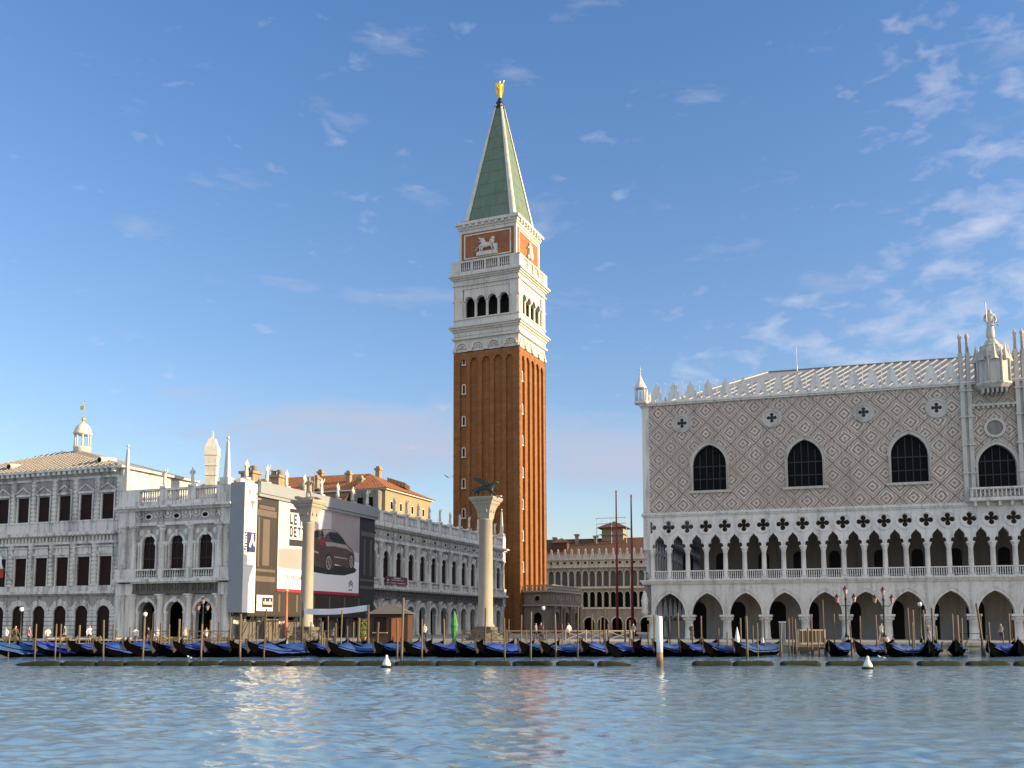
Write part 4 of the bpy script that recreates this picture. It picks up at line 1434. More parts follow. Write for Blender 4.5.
def build_hoarding():
    loc = inframe(LIB, (1.6, 0))
    root = thing('poster_hoarding', 'huge scaffold hoarding printed with a dark car poster round the end of the marble library', 'hoarding', loc + (0,), LIB[2] + R(90))
    # local x runs along the square (north), -y faces the square
    mb = MB().box(-.31, 28.6, 0.0, .10, 3.9, 17.3)
    part('printed_wrap', mb, 'wrapbrown', root)
    mb = MB().box(-.36, 1.85, -.06, -.003, 4.15, 18.3)
    part('white_sheet', mb, 'cloth', root)
    mb = MB().box(-.42, -.32, -.05, 1.8, 4.15, 18.3)  # south side of the sheeting, its shade put into the grey
    part('shaded_sheet', mb, 'wrapgrey', root)
    mb = MB().box(1.86, 28.8, -.5, .4, 17.35, 18.65).box(1.86, 28.7, -.35, .4, 17.0, 17.35)
    part('top_fascia', mb, 'wrapgrey', root)
    mb = MB().box(1.88, 28.6, -.02, -.004, 16.2, 17.0).box(24.6, 28.5, -.022, -.004, 4.2, 16.2)  # dark strip painted as shade below the fascia; dark print at the far end
    part('shade_and_dark_print', mb, 'wrapdark', root)
    # printed pilasters and string courses of the covered front
    for a, b, z0, z1 in ((2.2, 2.5, 9.2, 14.8), (3.1, 4.4, 9.4, 14.6), (2.0, 5.65, 14.9, 15.6), (2.0, 5.65, 8.7, 9.0), (2.0, 5.65, 7.6, 8.2), (2.3, 5.3, 15.7, 16.1)):
        part('printed_column', MB().box(a, b, -.03, -.004, z0, z1), 'wraplight', root)
    for a, b, z0, z1 in ((25.7, 26.1, 9.4, 14.2), (27.3, 27.8, 9.4, 14.2), (24.8, 28.4, 8.6, 8.9), (24.8, 28.4, 7.6, 8.0), (24.9, 28.4, 14.6, 15.2)):
        part('printed_column', MB().box(a, b, -.03, -.023, z0, z1), 'wraplight', root)
    for i in range(6):
        part('printed_column', MB().box(6.4 + i * 3.6, 6.75 + i * 3.6, -.03, -.004, 4.3, 6.3), 'wraplight', root)
    # the poster
    mb = MB().box(5.7, 24.9, -.06, -.035, 6.75, 17.0)
    po = part('poster', mb, 'poster', root, (.54, 0, 0))
    po.scale = (.958, 1, 1)
    L = lambda name, poly, d, mat: part(name, MB().prism(poly, -.06 - d, -.05 - d + .002), mat, po)
    L('poster_wall', [(5.8, 16.95), (24.85, 16.98), (24.85, 11.0), (5.8, 11.6)], .004, 'postergrey')
    L('poster_wall', [(17.6, 16.9), (24.84, 16.9), (24.84, 12.2), (17.6, 13.0)], .008, 'postermauve')
    L('poster_floor', [(5.8, 11.5), (11.0, 11.75), (13.2, 11.6), (13.2, 9.35), (5.8, 9.15)], .012, 'postermauve')
    L('letter_block', [(7.95, 16.4), (13.0, 16.5), (13.0, 11.95), (7.95, 11.75)], .012, 'poster')
    L('letter_band', [(7.98, 12.75), (13.0, 12.85), (13.0, 12.1), (7.98, 11.95)], .016, 'posterdark')
    L('letter_band', [(8.0, 16.32), (9.9, 16.4), (9.9, 15.95), (8.0, 15.85)], .016, 'posterdark')
    glyph = {'L': ((0, .34, 0, 1), (.34, 1, 0, .26)), 'E': ((0, .34, 0, 1), (.34, 1, 0, .22), (.34, .9, .39, .61), (.34, 1, .78, 1)),
             'R': ((0, .34, 0, 1), (.34, .85, .78, 1), (.34, .85, .42, .62), (.70, 1, .55, .88), (.66, 1, 0, .42)),
             'D': ((0, .34, 0, 1), (.34, .8, .78, 1), (.34, .8, 0, .22), (.68, 1, .12, .88)), 'T': ((.33, .67, 0, .79), (0, 1, .79, 1))}
    for word, z0 in (('LE RE', 14.48), ('DETT', 13.02)):
        for n_, chr_ in enumerate(word):
            if chr_ == ' ': continue
            x0 = 8.05 + (n_ * .86 if word == 'DETT' else (n_ - .45 * (n_ > 2)) * .86)
            g_ = MB()
            for a_, b_, c_, d_ in glyph[chr_]:
                g_.box(x0 + a_ * .68, x0 + b_ * .68, -.084, -.0725, z0 + c_ * 1.28, z0 + d_ * 1.28)
            part('poster_letter', g_, 'posterdark', po)
    L('white_strip', [(5.72, 9.3), (24.88, 9.3), (24.88, 6.76), (5.72, 6.76)], .016, 'poster')
    L('red_strip', [(5.7, 6.95), (24.9, 6.95), (24.9, 6.62), (5.7, 6.62)], .022, 'red')
    text('poster_lettering', 'CITROËN DS4', .78, 'posterdark', po, (6.6, -.088, 8.05), .86)
    # double chevron mark and small print
    for dz in (0, .36):
        L('chevron_mark', [(22.2, 7.78 + dz), (22.75, 8.28 + dz), (23.3, 7.78 + dz), (23.3, 7.58 + dz), (22.75, 8.06 + dz), (22.2, 7.58 + dz)], .022, 'posterdark')
    text('poster_lettering', 'CITROËN', .3, 'posterdark', po, (22.1, -.088, 7.2), .8)
    # the pictured car
    L('car_shadow', [(12.9, 9.2), (16.67, 9.05), (21.01, 9.1), (23.72, 9.6), (24.25, 9.98), (23.43, 10.3), (12.9, 10.2)], .026, 'posterdark')
    car = [(12.9, 13.9), (13.71, 14.25), (14.6, 14.45), (17.45, 14.72), (19.22, 14.47), (20.63, 13.76), (21.5, 13.12), (22.54, 12.73), (23.42, 12.2), (23.67, 11.38),
           (23.56, 10.42), (22.76, 9.95), (22.06, 10.1), (18.68, 10.45), (17.89, 9.65), (16.63, 9.36), (15.97, 9.77), (14.1, 9.89), (12.9, 10.2)]
    L('car_body', car, .03, 'carbrown')
    L('car_highlight', [(16.2, 13.05), (18.3, 13.1), (21.4, 13.0), (23.2, 12.15), (21.5, 12.55), (18.3, 12.65), (16.4, 12.5)], .034, 'carlight')
    L('car_highlight', [(15.4, 14.42), (17.45, 14.68), (18.9, 14.42), (17.2, 14.42), (16.2, 13.9), (15.9, 13.5)], .034, 'carlight')
    L('car_window', [(16.85, 14.14), (18.79, 14.34), (20.25, 13.88), (21.3, 13.12), (18.23, 13.18), (17.33, 13.5)], .038, 'carglass')
    L('car_window', [(13.0, 13.85), (13.92, 14.17), (15.46, 14.3), (15.84, 13.8), (14.18, 13.45), (13.0, 13.4)], .038, 'carglass')
    L('tail_light', [(14.72, 13.06), (15.79, 13.25), (15.91, 12.81), (14.89, 12.57)], .038, 'red')
    L('car_trim', [(18.38, 11.42), (21.74, 11.34), (21.74, 11.2), (18.39, 11.24)], .038, 'carlight')
    L('car_trim', [(13.0, 11.9), (14.6, 11.7), (14.6, 11.45), (13.0, 11.6)], .038, 'carlight')
    for cx, cz, rx, rz in ((17.05, 10.5, .92, 1.18), (22.75, 10.97, .70, 1.10)):
        el = lambda k: [(cx + k * rx * cos(2 * pi * i / 20), cz + k * rz * sin(2 * pi * i / 20)) for i in range(20)]
        L('tyre', el(1.0), .038, 'posterdark')
        L('wheel_rim', el(.74), .042, 'carlight')
        L('wheel_rim', el(.56), .046, 'carbrown')
        for k in range(5):
            a = 2 * pi * k / 5 + .3
            L('wheel_spoke', [(cx - .07, cz - .05), (cx + .07, cz + .05), (cx + .6 * rx * cos(a) + .05, cz + .62 * rz * sin(a)), (cx + .6 * rx * cos(a) - .1, cz + .62 * rz * sin(a))], .05, 'carlight')
    # navy emblem and small grey mark on the white strip
    em = part('navy_emblem', MB().box(.15, 1.7, -.085, -.062, 10.7, 12.9), 'navy', root)
    e2 = MB()
    e2.prism([(.5, 11.3), (.9, 12.2), (1.0, 12.75), (1.3, 12.7), (1.25, 12.2), (1.6, 11.6), (1.45, 11.3), (1.1, 11.9), (.8, 11.2)], -.1, -.086)
    e2.box(1.35, 1.68, -.1, -.086, 11.5, 11.8)
    part('emblem_device', e2, 'cloth', em)
    e3 = MB()
    for i in range(7):
        e3.box(-.25 + .05 * (i % 2), .02 + .04 * (i % 3), -.1, -.062, 10.9 + i * .30, 11.06 + i * .30)
    part('emblem_line', e3, 'navy', em)
    e4 = MB().prism([(.5, 16.4), (1.5, 16.4), (1.2, 15.9), (1.0, 15.3), (.8, 15.9)], -.085, -.062)
    e4.prism([(.2, 17.5), (.6, 17.5), (.65, 16.9), (.4, 17.0)], -.085, -.062).prism([(1.5, 17.3), (1.9, 17.4), (1.7, 17.0)], -.085, -.062).prism([(1.6, 16.85), (2.7, 16.8), (2.4, 16.6), (1.6, 16.65)], -.085, -.062)
    part('grey_mark', e4, 'greyprint', root)
    # builder's board at the foot
    bd = part('site_board', MB().box(3.4, 6.4, -.22, -.12, 4.35, 6.1), 'whitepaint', root, (-1.35, 0, 0))
    part('board_panel', MB().box(4.35, 6.3, -.24, -.221, 4.75, 5.85), 'posterdark', bd)
    k = MB()
    for i, (x, h) in enumerate(((4.6, .35), (4.85, .6), (5.05, .3), (5.3, .34), (5.5, .3), (5.72, .62), (5.98, .32))):
        k.box(x, x + .14, -.255, -.241, 5.08, 5.08 + h)
        k.box(x, x + .2, -.255, -.241, 5.08, 5.14)
    k.box(3.6, 3.85, -.235, -.221, 5.3, 5.55).box(3.6, 3.8, -.235, -.221, 4.95, 5.1)
    part('board_mark', k, 'whitepaint', bd)
    # scaffold legs and braces under the wrap
    s = MB()
    for x in np.arange(-.3, 27.5, 2.15):
        for y in (.12, 1.3):
            s.bar((x, y, GZ), (x, y, 4.2), .06, n=6)
        s.bar((x, .1, 3.3), (x + 2.1, .1, 3.3), .05)
        s.bar((x, .1, GZ + .1), (x + 2.1, .1, 3.9), .045)
    s.box(-.3, 28.6, 0, 1.4, 3.75, 3.895)
    part('scaffold_frame', s, 'iron', root)
    for i, x in enumerate(np.arange(.3, 28, 4.4)):
        part('scaffold_panel', MB().box(x, x + 2.6, .5, .58, GZ, 3.2 + .3 * (i % 2)), 'rubble', root)


build_hoarding()


# ================================================================== ZECCA (old mint)
def build_zecca():
    root = thing('rusticated_mint', 'grey rusticated three storey building with banded columns and a pyramid roof', 'building', (LIB[0], LIB[1], 0), LIB[2])
    B, N = 3.25, 10
    x1 = -16.05
    yf = .5
    f = MB()
    ow, sp = 1.95, 4.1
    # ground: banded piers and voussoirs
    for s in (-1, 1):
        a, b = (ow / 2, B / 2) if s > 0 else (-B / 2, -ow / 2)
        f.box(a, b, .08, .8, GZ - .1, sp)
        z = GZ
        while z < sp - .1:
            f.box(a - (.05 if s > 0 else 0), b + (.05 if s < 0 else 0), 0, .1, z + .03, min(z + .44, sp), 1)
            z += .5
    f.prism(holed(B, sp, 6.25, ow, round_arch(ow / 2, sp)), .08, .8)
    for i in range(11):
        a0, a1 = pi * (i + .06) / 11, pi * (i + .94) / 11
        ro = 1.62 + .1 * (i % 2)
        f.prism([(ow / 2 * cos(a0), sp + ow / 2 * sin(a0)), (ro * cos(a0), sp + ro * sin(a0)), (ro * cos(a1), sp + ro * sin(a1)), (ow / 2 * cos(a1), sp + ow / 2 * sin(a1))], -.02, .1, 1)
    z = sp + .02
    f.box(-B / 2, B / 2, -.12, .8, 6.25, 6.45).box(-B / 2, B / 2, -.3, .8, 6.45, 6.75, 1)
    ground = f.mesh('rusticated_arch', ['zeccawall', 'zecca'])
    pan = MB().prism([(-ow / 2, GZ)] + [(-p[0], p[1]) for p in round_arch(ow / 2, sp)] + [(ow / 2, GZ)], .22, .3).mesh('shop_shutter', 'shutter')
    # middle storey
    f = MB()
    w2 = 1.8
    f.box(-B / 2, -w2 / 2, .1, .8, 6.75, 12.3).box(w2 / 2, B / 2, .1, .8, 6.75, 12.3).box(-w2 / 2, w2 / 2, .1, .8, 10.75, 12.3).box(-w2 / 2, w2 / 2, .1, .8, 6.75, 7.4)
    f.box(-1.25, 1.25, -.25, .12, 11.05, 11.3, 1).box(-1.12, 1.12, -.1, .12, 10.78, 11.05, 1).box(-1.05, 1.05, -.05, .12, 11.3, 11.9, 1).box(-1.15, 1.15, -.2, .12, 11.9, 12.05, 1)
    f.box(-B / 2, B / 2, -.1, .1, 6.76, 7.38, 1)
    for s in (-1, 1):
        f.box(s * (w2 / 2 + .1) - .1, s * (w2 / 2 + .1) + .1, 0, .12, 7.4, 10.77, 1)
    f.box(-B / 2, B / 2, -.15, .8, 12.3, 12.6, 1).box(-B / 2, B / 2, 0, .8, 12.6, 13.25).box(-B / 2, B / 2, -.5, .8, 13.35, 13.7, 1).box(-B / 2, B / 2, -.2, .8, 13.25, 13.35)
    for i in range(6):
        x = -B / 2 + (i + .5) * B / 6
        f.box(x - .12, x + .12, -.12, .02, 12.62, 13.24, 1)
        f.box(x - .16, x + .16, -.42, .0, 13.25, 13.36, 1)
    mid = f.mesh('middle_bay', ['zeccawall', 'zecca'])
    w2p = MB().box(-w2 / 2, w2 / 2, .2, .26, 7.4, 10.75).mesh('tall_window', 'shutter')
    # banded column
    def banded(z0, z1, r):
        pr = [(r + .12, z0), (r + .12, z0 + .25)]
        z = z0 + .25
        while z < z1 - .5:
            pr += [(r - .02, z), (r - .02, z + .16), (r + .07, z + .17), (r + .07, z + .48), (r - .02, z + .49)]
            z += .5
        pr += [(r - .02, z1 - .3), (r + .14, z1 - .05), (r + .14, z1)]
        return MB().lathe(pr, 10, 0, .12, smooth=False).mesh('banded_column', 'zecca')
    c2 = banded(7.38, 12.3, .34)
    # attic storey
    f = MB()
    w3 = 1.75
    f.box(-B / 2, -w3 / 2, .1, .8, 13.7, 20.0).box(w3 / 2, B / 2, .1, .8, 13.7, 20.0).box(-w3 / 2, w3 / 2, .1, .8, 18.1, 20.0).box(-w3 / 2, w3 / 2, .1, .8, 13.7, 15.1)
    f.box(-1.2, 1.2, -.12, .12, 18.25, 18.5, 1)
    f.prism([(-1.25, 18.5), (1.25, 18.5), (0, 19.25)], -.05, .12).prism([(-1.35, 18.52), (-1.2, 18.5), (0, 19.22), (1.2, 18.5), (1.35, 18.52), (0, 19.4)], -.2, .1, 1)
    f.box(-B / 2, B / 2, -.06, .1, 13.71, 14.9, 1).box(-1.15, 1.15, -.12, .12, 14.9, 15.1, 1)
    for s in (-1, 1):
        f.box(s * (w3 / 2 + .1) - .1, s * (w3 / 2 + .1) + .1, 0, .12, 15.1, 18.24, 1)
    f.box(-B / 2, B / 2, -.1, .8, 20.0, 20.3, 1).box(-B / 2, B / 2, -.25, .8, 20.3, 20.75).box(-B / 2, B / 2, -.85, .8, 20.95, 21.2, 1).box(-B / 2, B / 2, -.3, .8, 20.75, 20.95)
    for i in range(4):
        x = -B / 2 + (i + .5) * B / 4
        f.box(x - .2, x + .2, -.75, -.2, 20.55, 20.94, 1)
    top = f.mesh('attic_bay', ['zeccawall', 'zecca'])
    w3p = MB().box(-w3 / 2, w3 / 2, .2, .26, 15.1, 18.1).mesh('attic_window', 'shutter')
    c3 = banded(14.9, 20.0, .30)
    xc = -18.11
    for i in range(N):
        x = xc - B * i
        for n, m_ in (('rusticated_arch', ground), ('shop_shutter', pan), ('middle_bay', mid), ('tall_window', w2p), ('attic_bay', top), ('attic_window', w3p)):
            obj(n, m_, root, (x, yf, 0))
        for n, m_ in (('banded_column', c2), ('banded_column', c3)):
            obj(n, m_, root, (x - B / 2, yf, 0))
    obj('banded_column', c2, root, (xc + B / 2, yf, 0))
    obj('banded_column', c3, root, (xc + B / 2, yf, 0))
    xe = xc + B / 2
    xw = xc - B * (N - .5)
    e = MB().box(xe, x1, yf + .06, 13, GZ - .1, 6.3).box(xe, x1 + .02, yf + .04, 13, 6.3, 20.9).box(xe, x1 + .3, yf - .3, 13.2, 13.36, 13.69).box(xe, x1 + .6, yf - .84, 13.4, 20.94, 21.19)
    z = GZ
    while z < 6:
        e.box(xe, x1 + .03, yf, yf + .1, z + .03, z + .44)
        z += .5
    e.box(xe + .2, x1 + .1, yf - .1, yf + .1, 7.4, 12.3).box(xe + .2, x1 + .1, yf - .1, yf + .1, 14.0, 20.0)
    part('corner_pier', e, 'zecca', root)
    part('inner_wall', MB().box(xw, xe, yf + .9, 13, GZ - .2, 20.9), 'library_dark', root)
    part('painted_sunlit_wall', MB().box(x1 + .02, x1 + .12, 1.6, 13.0, 18.6, 20.6), 'cloth' if False else 'white', root)  # paler slab puts the sunlight on the east wall into its colour
    ap = (-29.9, 7.6, 25.2)
    a = [(xw - .4, yf - .7, 21.2), (x1 + .6, yf - .7, 21.2), (x1 + .6, 13.4, 21.2), (xw - .4, 13.4, 21.2), ap]
    r = MB().add(a, [(0, 1, 4), (1, 2, 4), (2, 3, 4), (3, 0, 4), (3, 2, 1, 0)])
    n = Vector(a[4])
    for i in range(1, 44):
        for base0, base1, cnt in ((Vector(a[0]), Vector(a[1]), 44),):
            p = base0.lerp(base1, i / cnt)
            u = 1 - abs(2 * i / cnt - 1)
            mid_ = Vector(a[4])
            dy = (mid_.y - p.y) * u * .98
            q = Vector((p.x, p.y + dy, 21.2 + (25.2 - 21.2) * u * .98))
            r.bar(p + Vector((0, 0, .04)), q + Vector((0, 0, .04)), .06, n=5)
    part('roof', r, 'leadroof', root)
    for vx in (-20.3, -34.6):
        v = MB().bar((vx, 1.2, 22.3), (vx, 3.6, 22.5), .42, n=12).bar((vx, 1.17, 22.3), (vx, 1.19, 22.3), .30, 1, n=12)
        part('roof_vent', v, ['white', 'door'], root)
    # lantern cupola
    cu = MB().lathe([(1.75, 24.2), (1.75, 25.6), (1.85, 25.7), (1.85, 25.85)], 16)
    for i in range(8):
        an = 2 * pi * i / 8
        cu.lathe([(.19, 25.85), (.16, 28.2), (.22, 28.4)], 8, 1.5 * cos(an), 1.5 * sin(an))
    cu.lathe([(1.85, 28.4), (1.95, 28.75), (1.8, 28.8), (1.7, 29.3), (1.35, 30.1), (.8, 30.6), (.35, 30.85), (.22, 31.2)], 16)
    co = part('cupola', cu, 'white', root, (ap[0] + .5, ap[1], 24.4 - 24.2 * .64))
    co.scale = (.60, .60, .64)
    fi = MB().ball((0, 0, 31.6), .42, .42, .5, n=10, m=6).bar((0, 0, 31.0), (0, 0, 35.2), .05).box(-1.0, .05, -.03, .03, 33.6, 34.4).bar((0, 0, 35.3), (.4, 0, 35.3), .06)
    part('weather_vane', fi, 'gold', co)
    fl = thing('flag', 'small drooping flag with a red end on an angled staff at the grey rusticated building', 'flag', inframe(LIB, (-32.2, .4)) + (0,), LIB[2])
    part('flag_staff', MB().bar((0, 0, 8.0), (-1.5, -1.6, 11.6), .045), 'antenna', fl)
    f = MB()
    for i in range(7):
        for j, k in ((0, 0), (1, 1), (2, 2)):
            z0 = 11.0 - i * .36
            xo = -1.2 + .05 * i
            f.add([(xo + j * .30, -1.35 + .08 * sin(i + j), z0), (xo + (j + 1) * .30, -1.35 + .08 * sin(i + j + 1), z0 - .08),
                   (xo + .05 + (j + 1) * .30, -1.35 + .08 * sin(i + j + 2), z0 - .44), (xo + .05 + j * .30, -1.35 + .08 * sin(i + j + 1), z0 - .36)], [(0, 1, 2, 3)], 0 if i < 4 else 1)
    part('flag_cloth', f, ['cloth', 'flagred'], fl)


build_zecca()


# ================================================================== YELLOW HOUSE behind the library
def build_yellow():
    root = thing('yellow_house', 'yellow plastered house with red tiled hip roof and chimneys rising behind the marble library', 'house', (LIB[0], LIB[1], 0), LIB[2])
    x0, x1, y0, y1, ze = -66.0, -14.0, 60.3, 78.2, 26.1
    part('wall', MB().box(x0, x1, y0, y1, GZ - .2, ze), 'yellow', root)
    part('eave', MB().box(x0 - .5, x1 + .5, y0 - .5, y1 + .5, ze, ze + .25), 'white', root)
    e = .75
    V = [(x0 - e, 55.5, 22.4), (x1 - 6.2, 55.5, 22.4), (x1 - 6.2, y0 - e, ze + .25), (x1 + e, y0 - e, ze + .25), (x1 + e, y1 + e, ze + .25), (x0 - e, y1 + e, ze + .25), (x0 + 8, 69, 31.0), (x1 - 8, 69, 30.6)]
    rf = part('roof', MB().add(V, [(0, 1, 2, 7, 6), (2, 3, 7), (3, 4, 7), (4, 5, 6, 7), (5, 0, 6)]), 'tile', root)
    wm = MB().box(-.5, .5, -.06, .05, -.8, .8)
    fm = wm.mesh('window_frame', 'white')
    pm = MB().box(-.36, .36, -.09, -.055, -.65, .65).mesh('pane', 'glass')
    for y, z in ((62.5, 23.6), (66.0, 23.6), (70.5, 23.6), (75, 23.6)):
        w = obj('window_frame', fm, root, (x1, y, z), R(90))
        obj('pane', pm, w)
    # grey dormer and chimneys
    d = MB().box(-20.1, -14.6, 58.9, 60.25, 20, 25.9)
    part('dormer_block', d, 'library_dark', root)
    for x in (-18.6, -16.6):
        part('dormer_window', MB().box(x, x + 1.0, 58.84, 58.91, 23.0, 24.7), 'glass', root)
    ch = MB().box(-.6, .6, -.6, .6, 0, 3.4).box(-.85, .85, -.85, .85, 3.0, 3.6).box(-.5, .5, -.5, .5, 3.6, 4.2)
    ch.v = [(x * .72, y * .72, z * .62) for x, y, z in ch.v]
    cm = ch.mesh('chimney', 'chimney')
    for x, y, z in ((-33.0, 70.0, 29.5), (-24.6, 66, 28.2), (-21.0, 64, 26.8), (-21.0, 70.5, 29.5), (-29.5, 63.0, 27.2)):
        obj('chimney', cm, rf, (x, y, z))
    part('roof_hatch', MB().add([(-19, 70.2, 29.0), (-16, 71.5, 28.0), (-16, 73.5, 27.6), (-19, 73.5, 28.4), (-19, 70.2, 29.9), (-16, 71.5, 28.9), (-16, 73.5, 28.5), (-19, 73.5, 29.3)],
                                [(4, 5, 6, 7), (0, 1, 5, 4), (1, 2, 6, 5), (2, 3, 7, 6), (3, 0, 4, 7)]), 'tiledark', rf)


build_yellow()


def build_chimney_stacks():
    # squat brick chimneys rising just behind the hoarding
    for (x, y, h), lab in zip(((-4.5, 9.0, 21.3), (-4.6, 14.5, 21.6)),
                              ('squat ochre brick chimney behind the white top corner of the poster hoarding', 'taller ochre chimney with terracotta cap just behind the poster hoarding top')):
        t = thing('chimney_stack', lab, 'chimney', inframe(LIB, (x, y)) + (0,), LIB[2], 'chimneys behind the hoarding')
        part('stack', MB().box(-.85, .85, -.8, .8, 16.4, h - .5).box(-1.05, 1.05, -1, 1, h - .5, h - .2), 'chimney', t)
        for k in (-.45, .45):
            part('chimney_pot', MB().lathe([(.36, h - .2), (.3, h + .3), (.4, h + .4), (.4, h + .5)], 8, k, 0), 'chimney', t)


build_chimney_stacks()


# ================================================================== PROCURATIE in the far square
def build_proc():
    root = thing('arcaded_offices', 'distant cream arcaded building with a row of white finials under a dark tiled roof', 'building', ((PAL[0] - 44.0) * 1.14, (PAL[1] + 85.0) * 1.14, CAMZ * (1 - 1.14)))
    root.scale = (1.14, 1.14, 1.14)
    B, N = 2.9, 22
    f = MB()
    sp = 3.4
    f.prism(holed(B, sp, 6.1, 2.1, round_arch(1.05, sp)), 0, .7)
    f.prism(ring(round_arch(1.28, sp), round_arch(1.05, sp)), -.08, .1, 1)
    for s in (-1, 1):
        f.box(min(s * 1.05, s * B / 2), max(s * 1.05, s * B / 2), 0, .7, GZ - .1, sp)
    f.box(-B / 2, B / 2, -.3, .7, 6.1, 6.5, 1)
    g = f.mesh('arcade_bay', ['procwall', 'proc'])

    def storey(z0, spz, z1, zc):
        f = MB()
        for x in (-B / 4, B / 4):
            f.prism(holed(B / 2, spz, z1, .98, round_arch(.49, spz, 8)), 0, .6, dx=x)
            f.prism(ring(round_arch(.62, spz, 8), round_arch(.49, spz, 8)), -.07, .1, 1, dx=x)
            f.box(x - B / 4, x - .49, .12, .6, z0, spz).box(x + .49, x + B / 4, .12, .6, z0, spz)
            f.lathe([(.17, z0), (.13, z0 + .2), (.12, spz - .35), (.2, spz - .02)], 8, x - B / 4, .05, 1)
        f.box(-B / 2, B / 2, -.35, .7, z1, zc, 1)
        return f.mesh('window_storey', ['procwall', 'proc'])
    s1 = storey(6.5, 9.2, 10.3, 10.75)
    s2 = storey(10.75, 13.5, 14.6, 14.95)
    f = MB().box(-B / 2, B / 2, .1, .7, 14.95, 16.2).box(-B / 2, B / 2, -.4, .7, 16.2, 16.55)
    for x in (-B / 4, B / 4):
        for s in (1, -1):
            f.prism(ring([(x + s * .4 * sin(pi * i / 8), 15.6 + .4 * cos(pi * i / 8)) for i in range(9)], [(x + s * .26 * sin(pi * i / 8), 15.6 + .26 * cos(pi * i / 8)) for i in range(9)]), 0, .15)
    fr = f.mesh('oculus_frieze', 'proc')
    oc = MB()
    for x in (-B / 4, B / 4):
        oc.prism([(x + .27 * cos(2 * pi * i / 14), 15.6 + .27 * sin(2 * pi * i / 14)) for i in range(14)], .06, .12)
    om = oc.mesh('oculus_pane', 'glass')
    f = MB()
    for x in (-B / 4, B / 4):
        f.prism([(-.55, 16.55), (.55, 16.55), (.5, 17.1), (.22, 17.5), (.16, 18.1), (.22, 18.2), (0, 18.55), (-.22, 18.2), (-.16, 18.1), (-.22, 17.5), (-.5, 17.1)], .1, .4, dx=x)
        f.box(x + B / 4 - .08, x + B / 4 + .08, .15, .35, 16.55, 17.5)
    fn = f.mesh('finial', 'white')
    w1 = MB()
    for x in (-B / 4, B / 4):
        w1.prism([(x - .49, 6.5)] + [(x - p[0], p[1]) for p in round_arch(.49, 9.2, 8)] + [(x + .49, 6.5)], .4, .45)
    w1 = w1.mesh('arched_window', 'glass')
    w2 = MB()
    for x in (-B / 4, B / 4):
        w2.prism([(x - .49, 10.75)] + [(x - p[0], p[1]) for p in round_arch(.49, 13.5, 8)] + [(x + .49, 10.75)], .4, .45)
    w2 = w2.mesh('arched_window', 'greyglass')
    for i in range(N):
        x = -12 + B * i
        for n, m_ in (('arcade_bay', g), ('window_storey', s1), ('window_storey', s2), ('oculus_frieze', fr), ('oculus_pane', om), ('finial', fn), ('arched_window', w1), ('arched_window', w2)):
            obj(n, m_, root, (x, 0, 0))
    xa, xb = -12 - B / 2, -12 + B * (N - .5)
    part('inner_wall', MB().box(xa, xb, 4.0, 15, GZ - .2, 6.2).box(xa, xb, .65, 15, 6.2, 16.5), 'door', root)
    rf = part('roof', MB().add([(xa, .8, 16.5), (xb, .8, 16.5), (xb, 15, 16.5), (xa, 15, 16.5), (xa, 8, 21.3), (xb, 8, 21.3)],
                               [(0, 1, 5, 4), (2, 3, 4, 5), (1, 2, 5), (3, 0, 4)]), 'tiledark', root)
    # roof turret with overhanging tiled cap
    tx, ty = 20.6, 9.0
    t = part('roof_turret', MB().box(tx - 2.3, tx + 2.3, ty - 2, ty + 2, 20, 23.4).box(tx - 2.7, tx + 2.7, ty - 2.4, ty + 2.4, 21.9, 22.05), 'yellow', rf)
    part('turret_roof', MB().add([(tx - 3.3, ty - 3, 23.4), (tx + 3.3, ty - 3, 23.4), (tx + 3.3, ty + 3, 23.4), (tx - 3.3, ty + 3, 23.4), (tx, ty, 25.0)], [(0, 1, 4), (1, 2, 4), (2, 3, 4), (3, 0, 4), (3, 2, 1, 0)]), 'tiledark', rf)
    s = MB()
    for a in (-3.2, 0, 3.2):
        for b in (-2.9, 2.9):
            s.bar((tx + a, ty + b, 20), (tx + a, ty + b, 25.6), .06)
    for zz in (21.8, 24.2, 25.4):
        s.bar((tx - 3.2, ty - 2.9, zz), (tx + 3.2, ty - 2.9, zz), .05)
    part('turret_scaffold', s, 'antenna', rf)
    for x, y, h in ((8.3, 6, 21.6), (13.0, 6.5, 22.2), (17.0, 7, 21.8)):
        part('chimney', MB().box(x - .32, x + .32, y - .32, y + .32, 18.8, h - .4).box(x - .5, x + .5, y - .5, y + .5, h - .4, h), 'chimney', rf)
    part('dormer', MB().box(8.6, 11.6, 3.4, 6.0, 18, 20.2).add([(8.2, 3.1, 20.2), (12, 3.1, 20.2), (12, 6.4, 20.2), (8.2, 6.4, 20.2), (10.1, 4.7, 21.3)], [(0, 1, 4), (1, 2, 4), (2, 3, 4), (3, 0, 4)]), 'tiledark', rf)


build_proc()


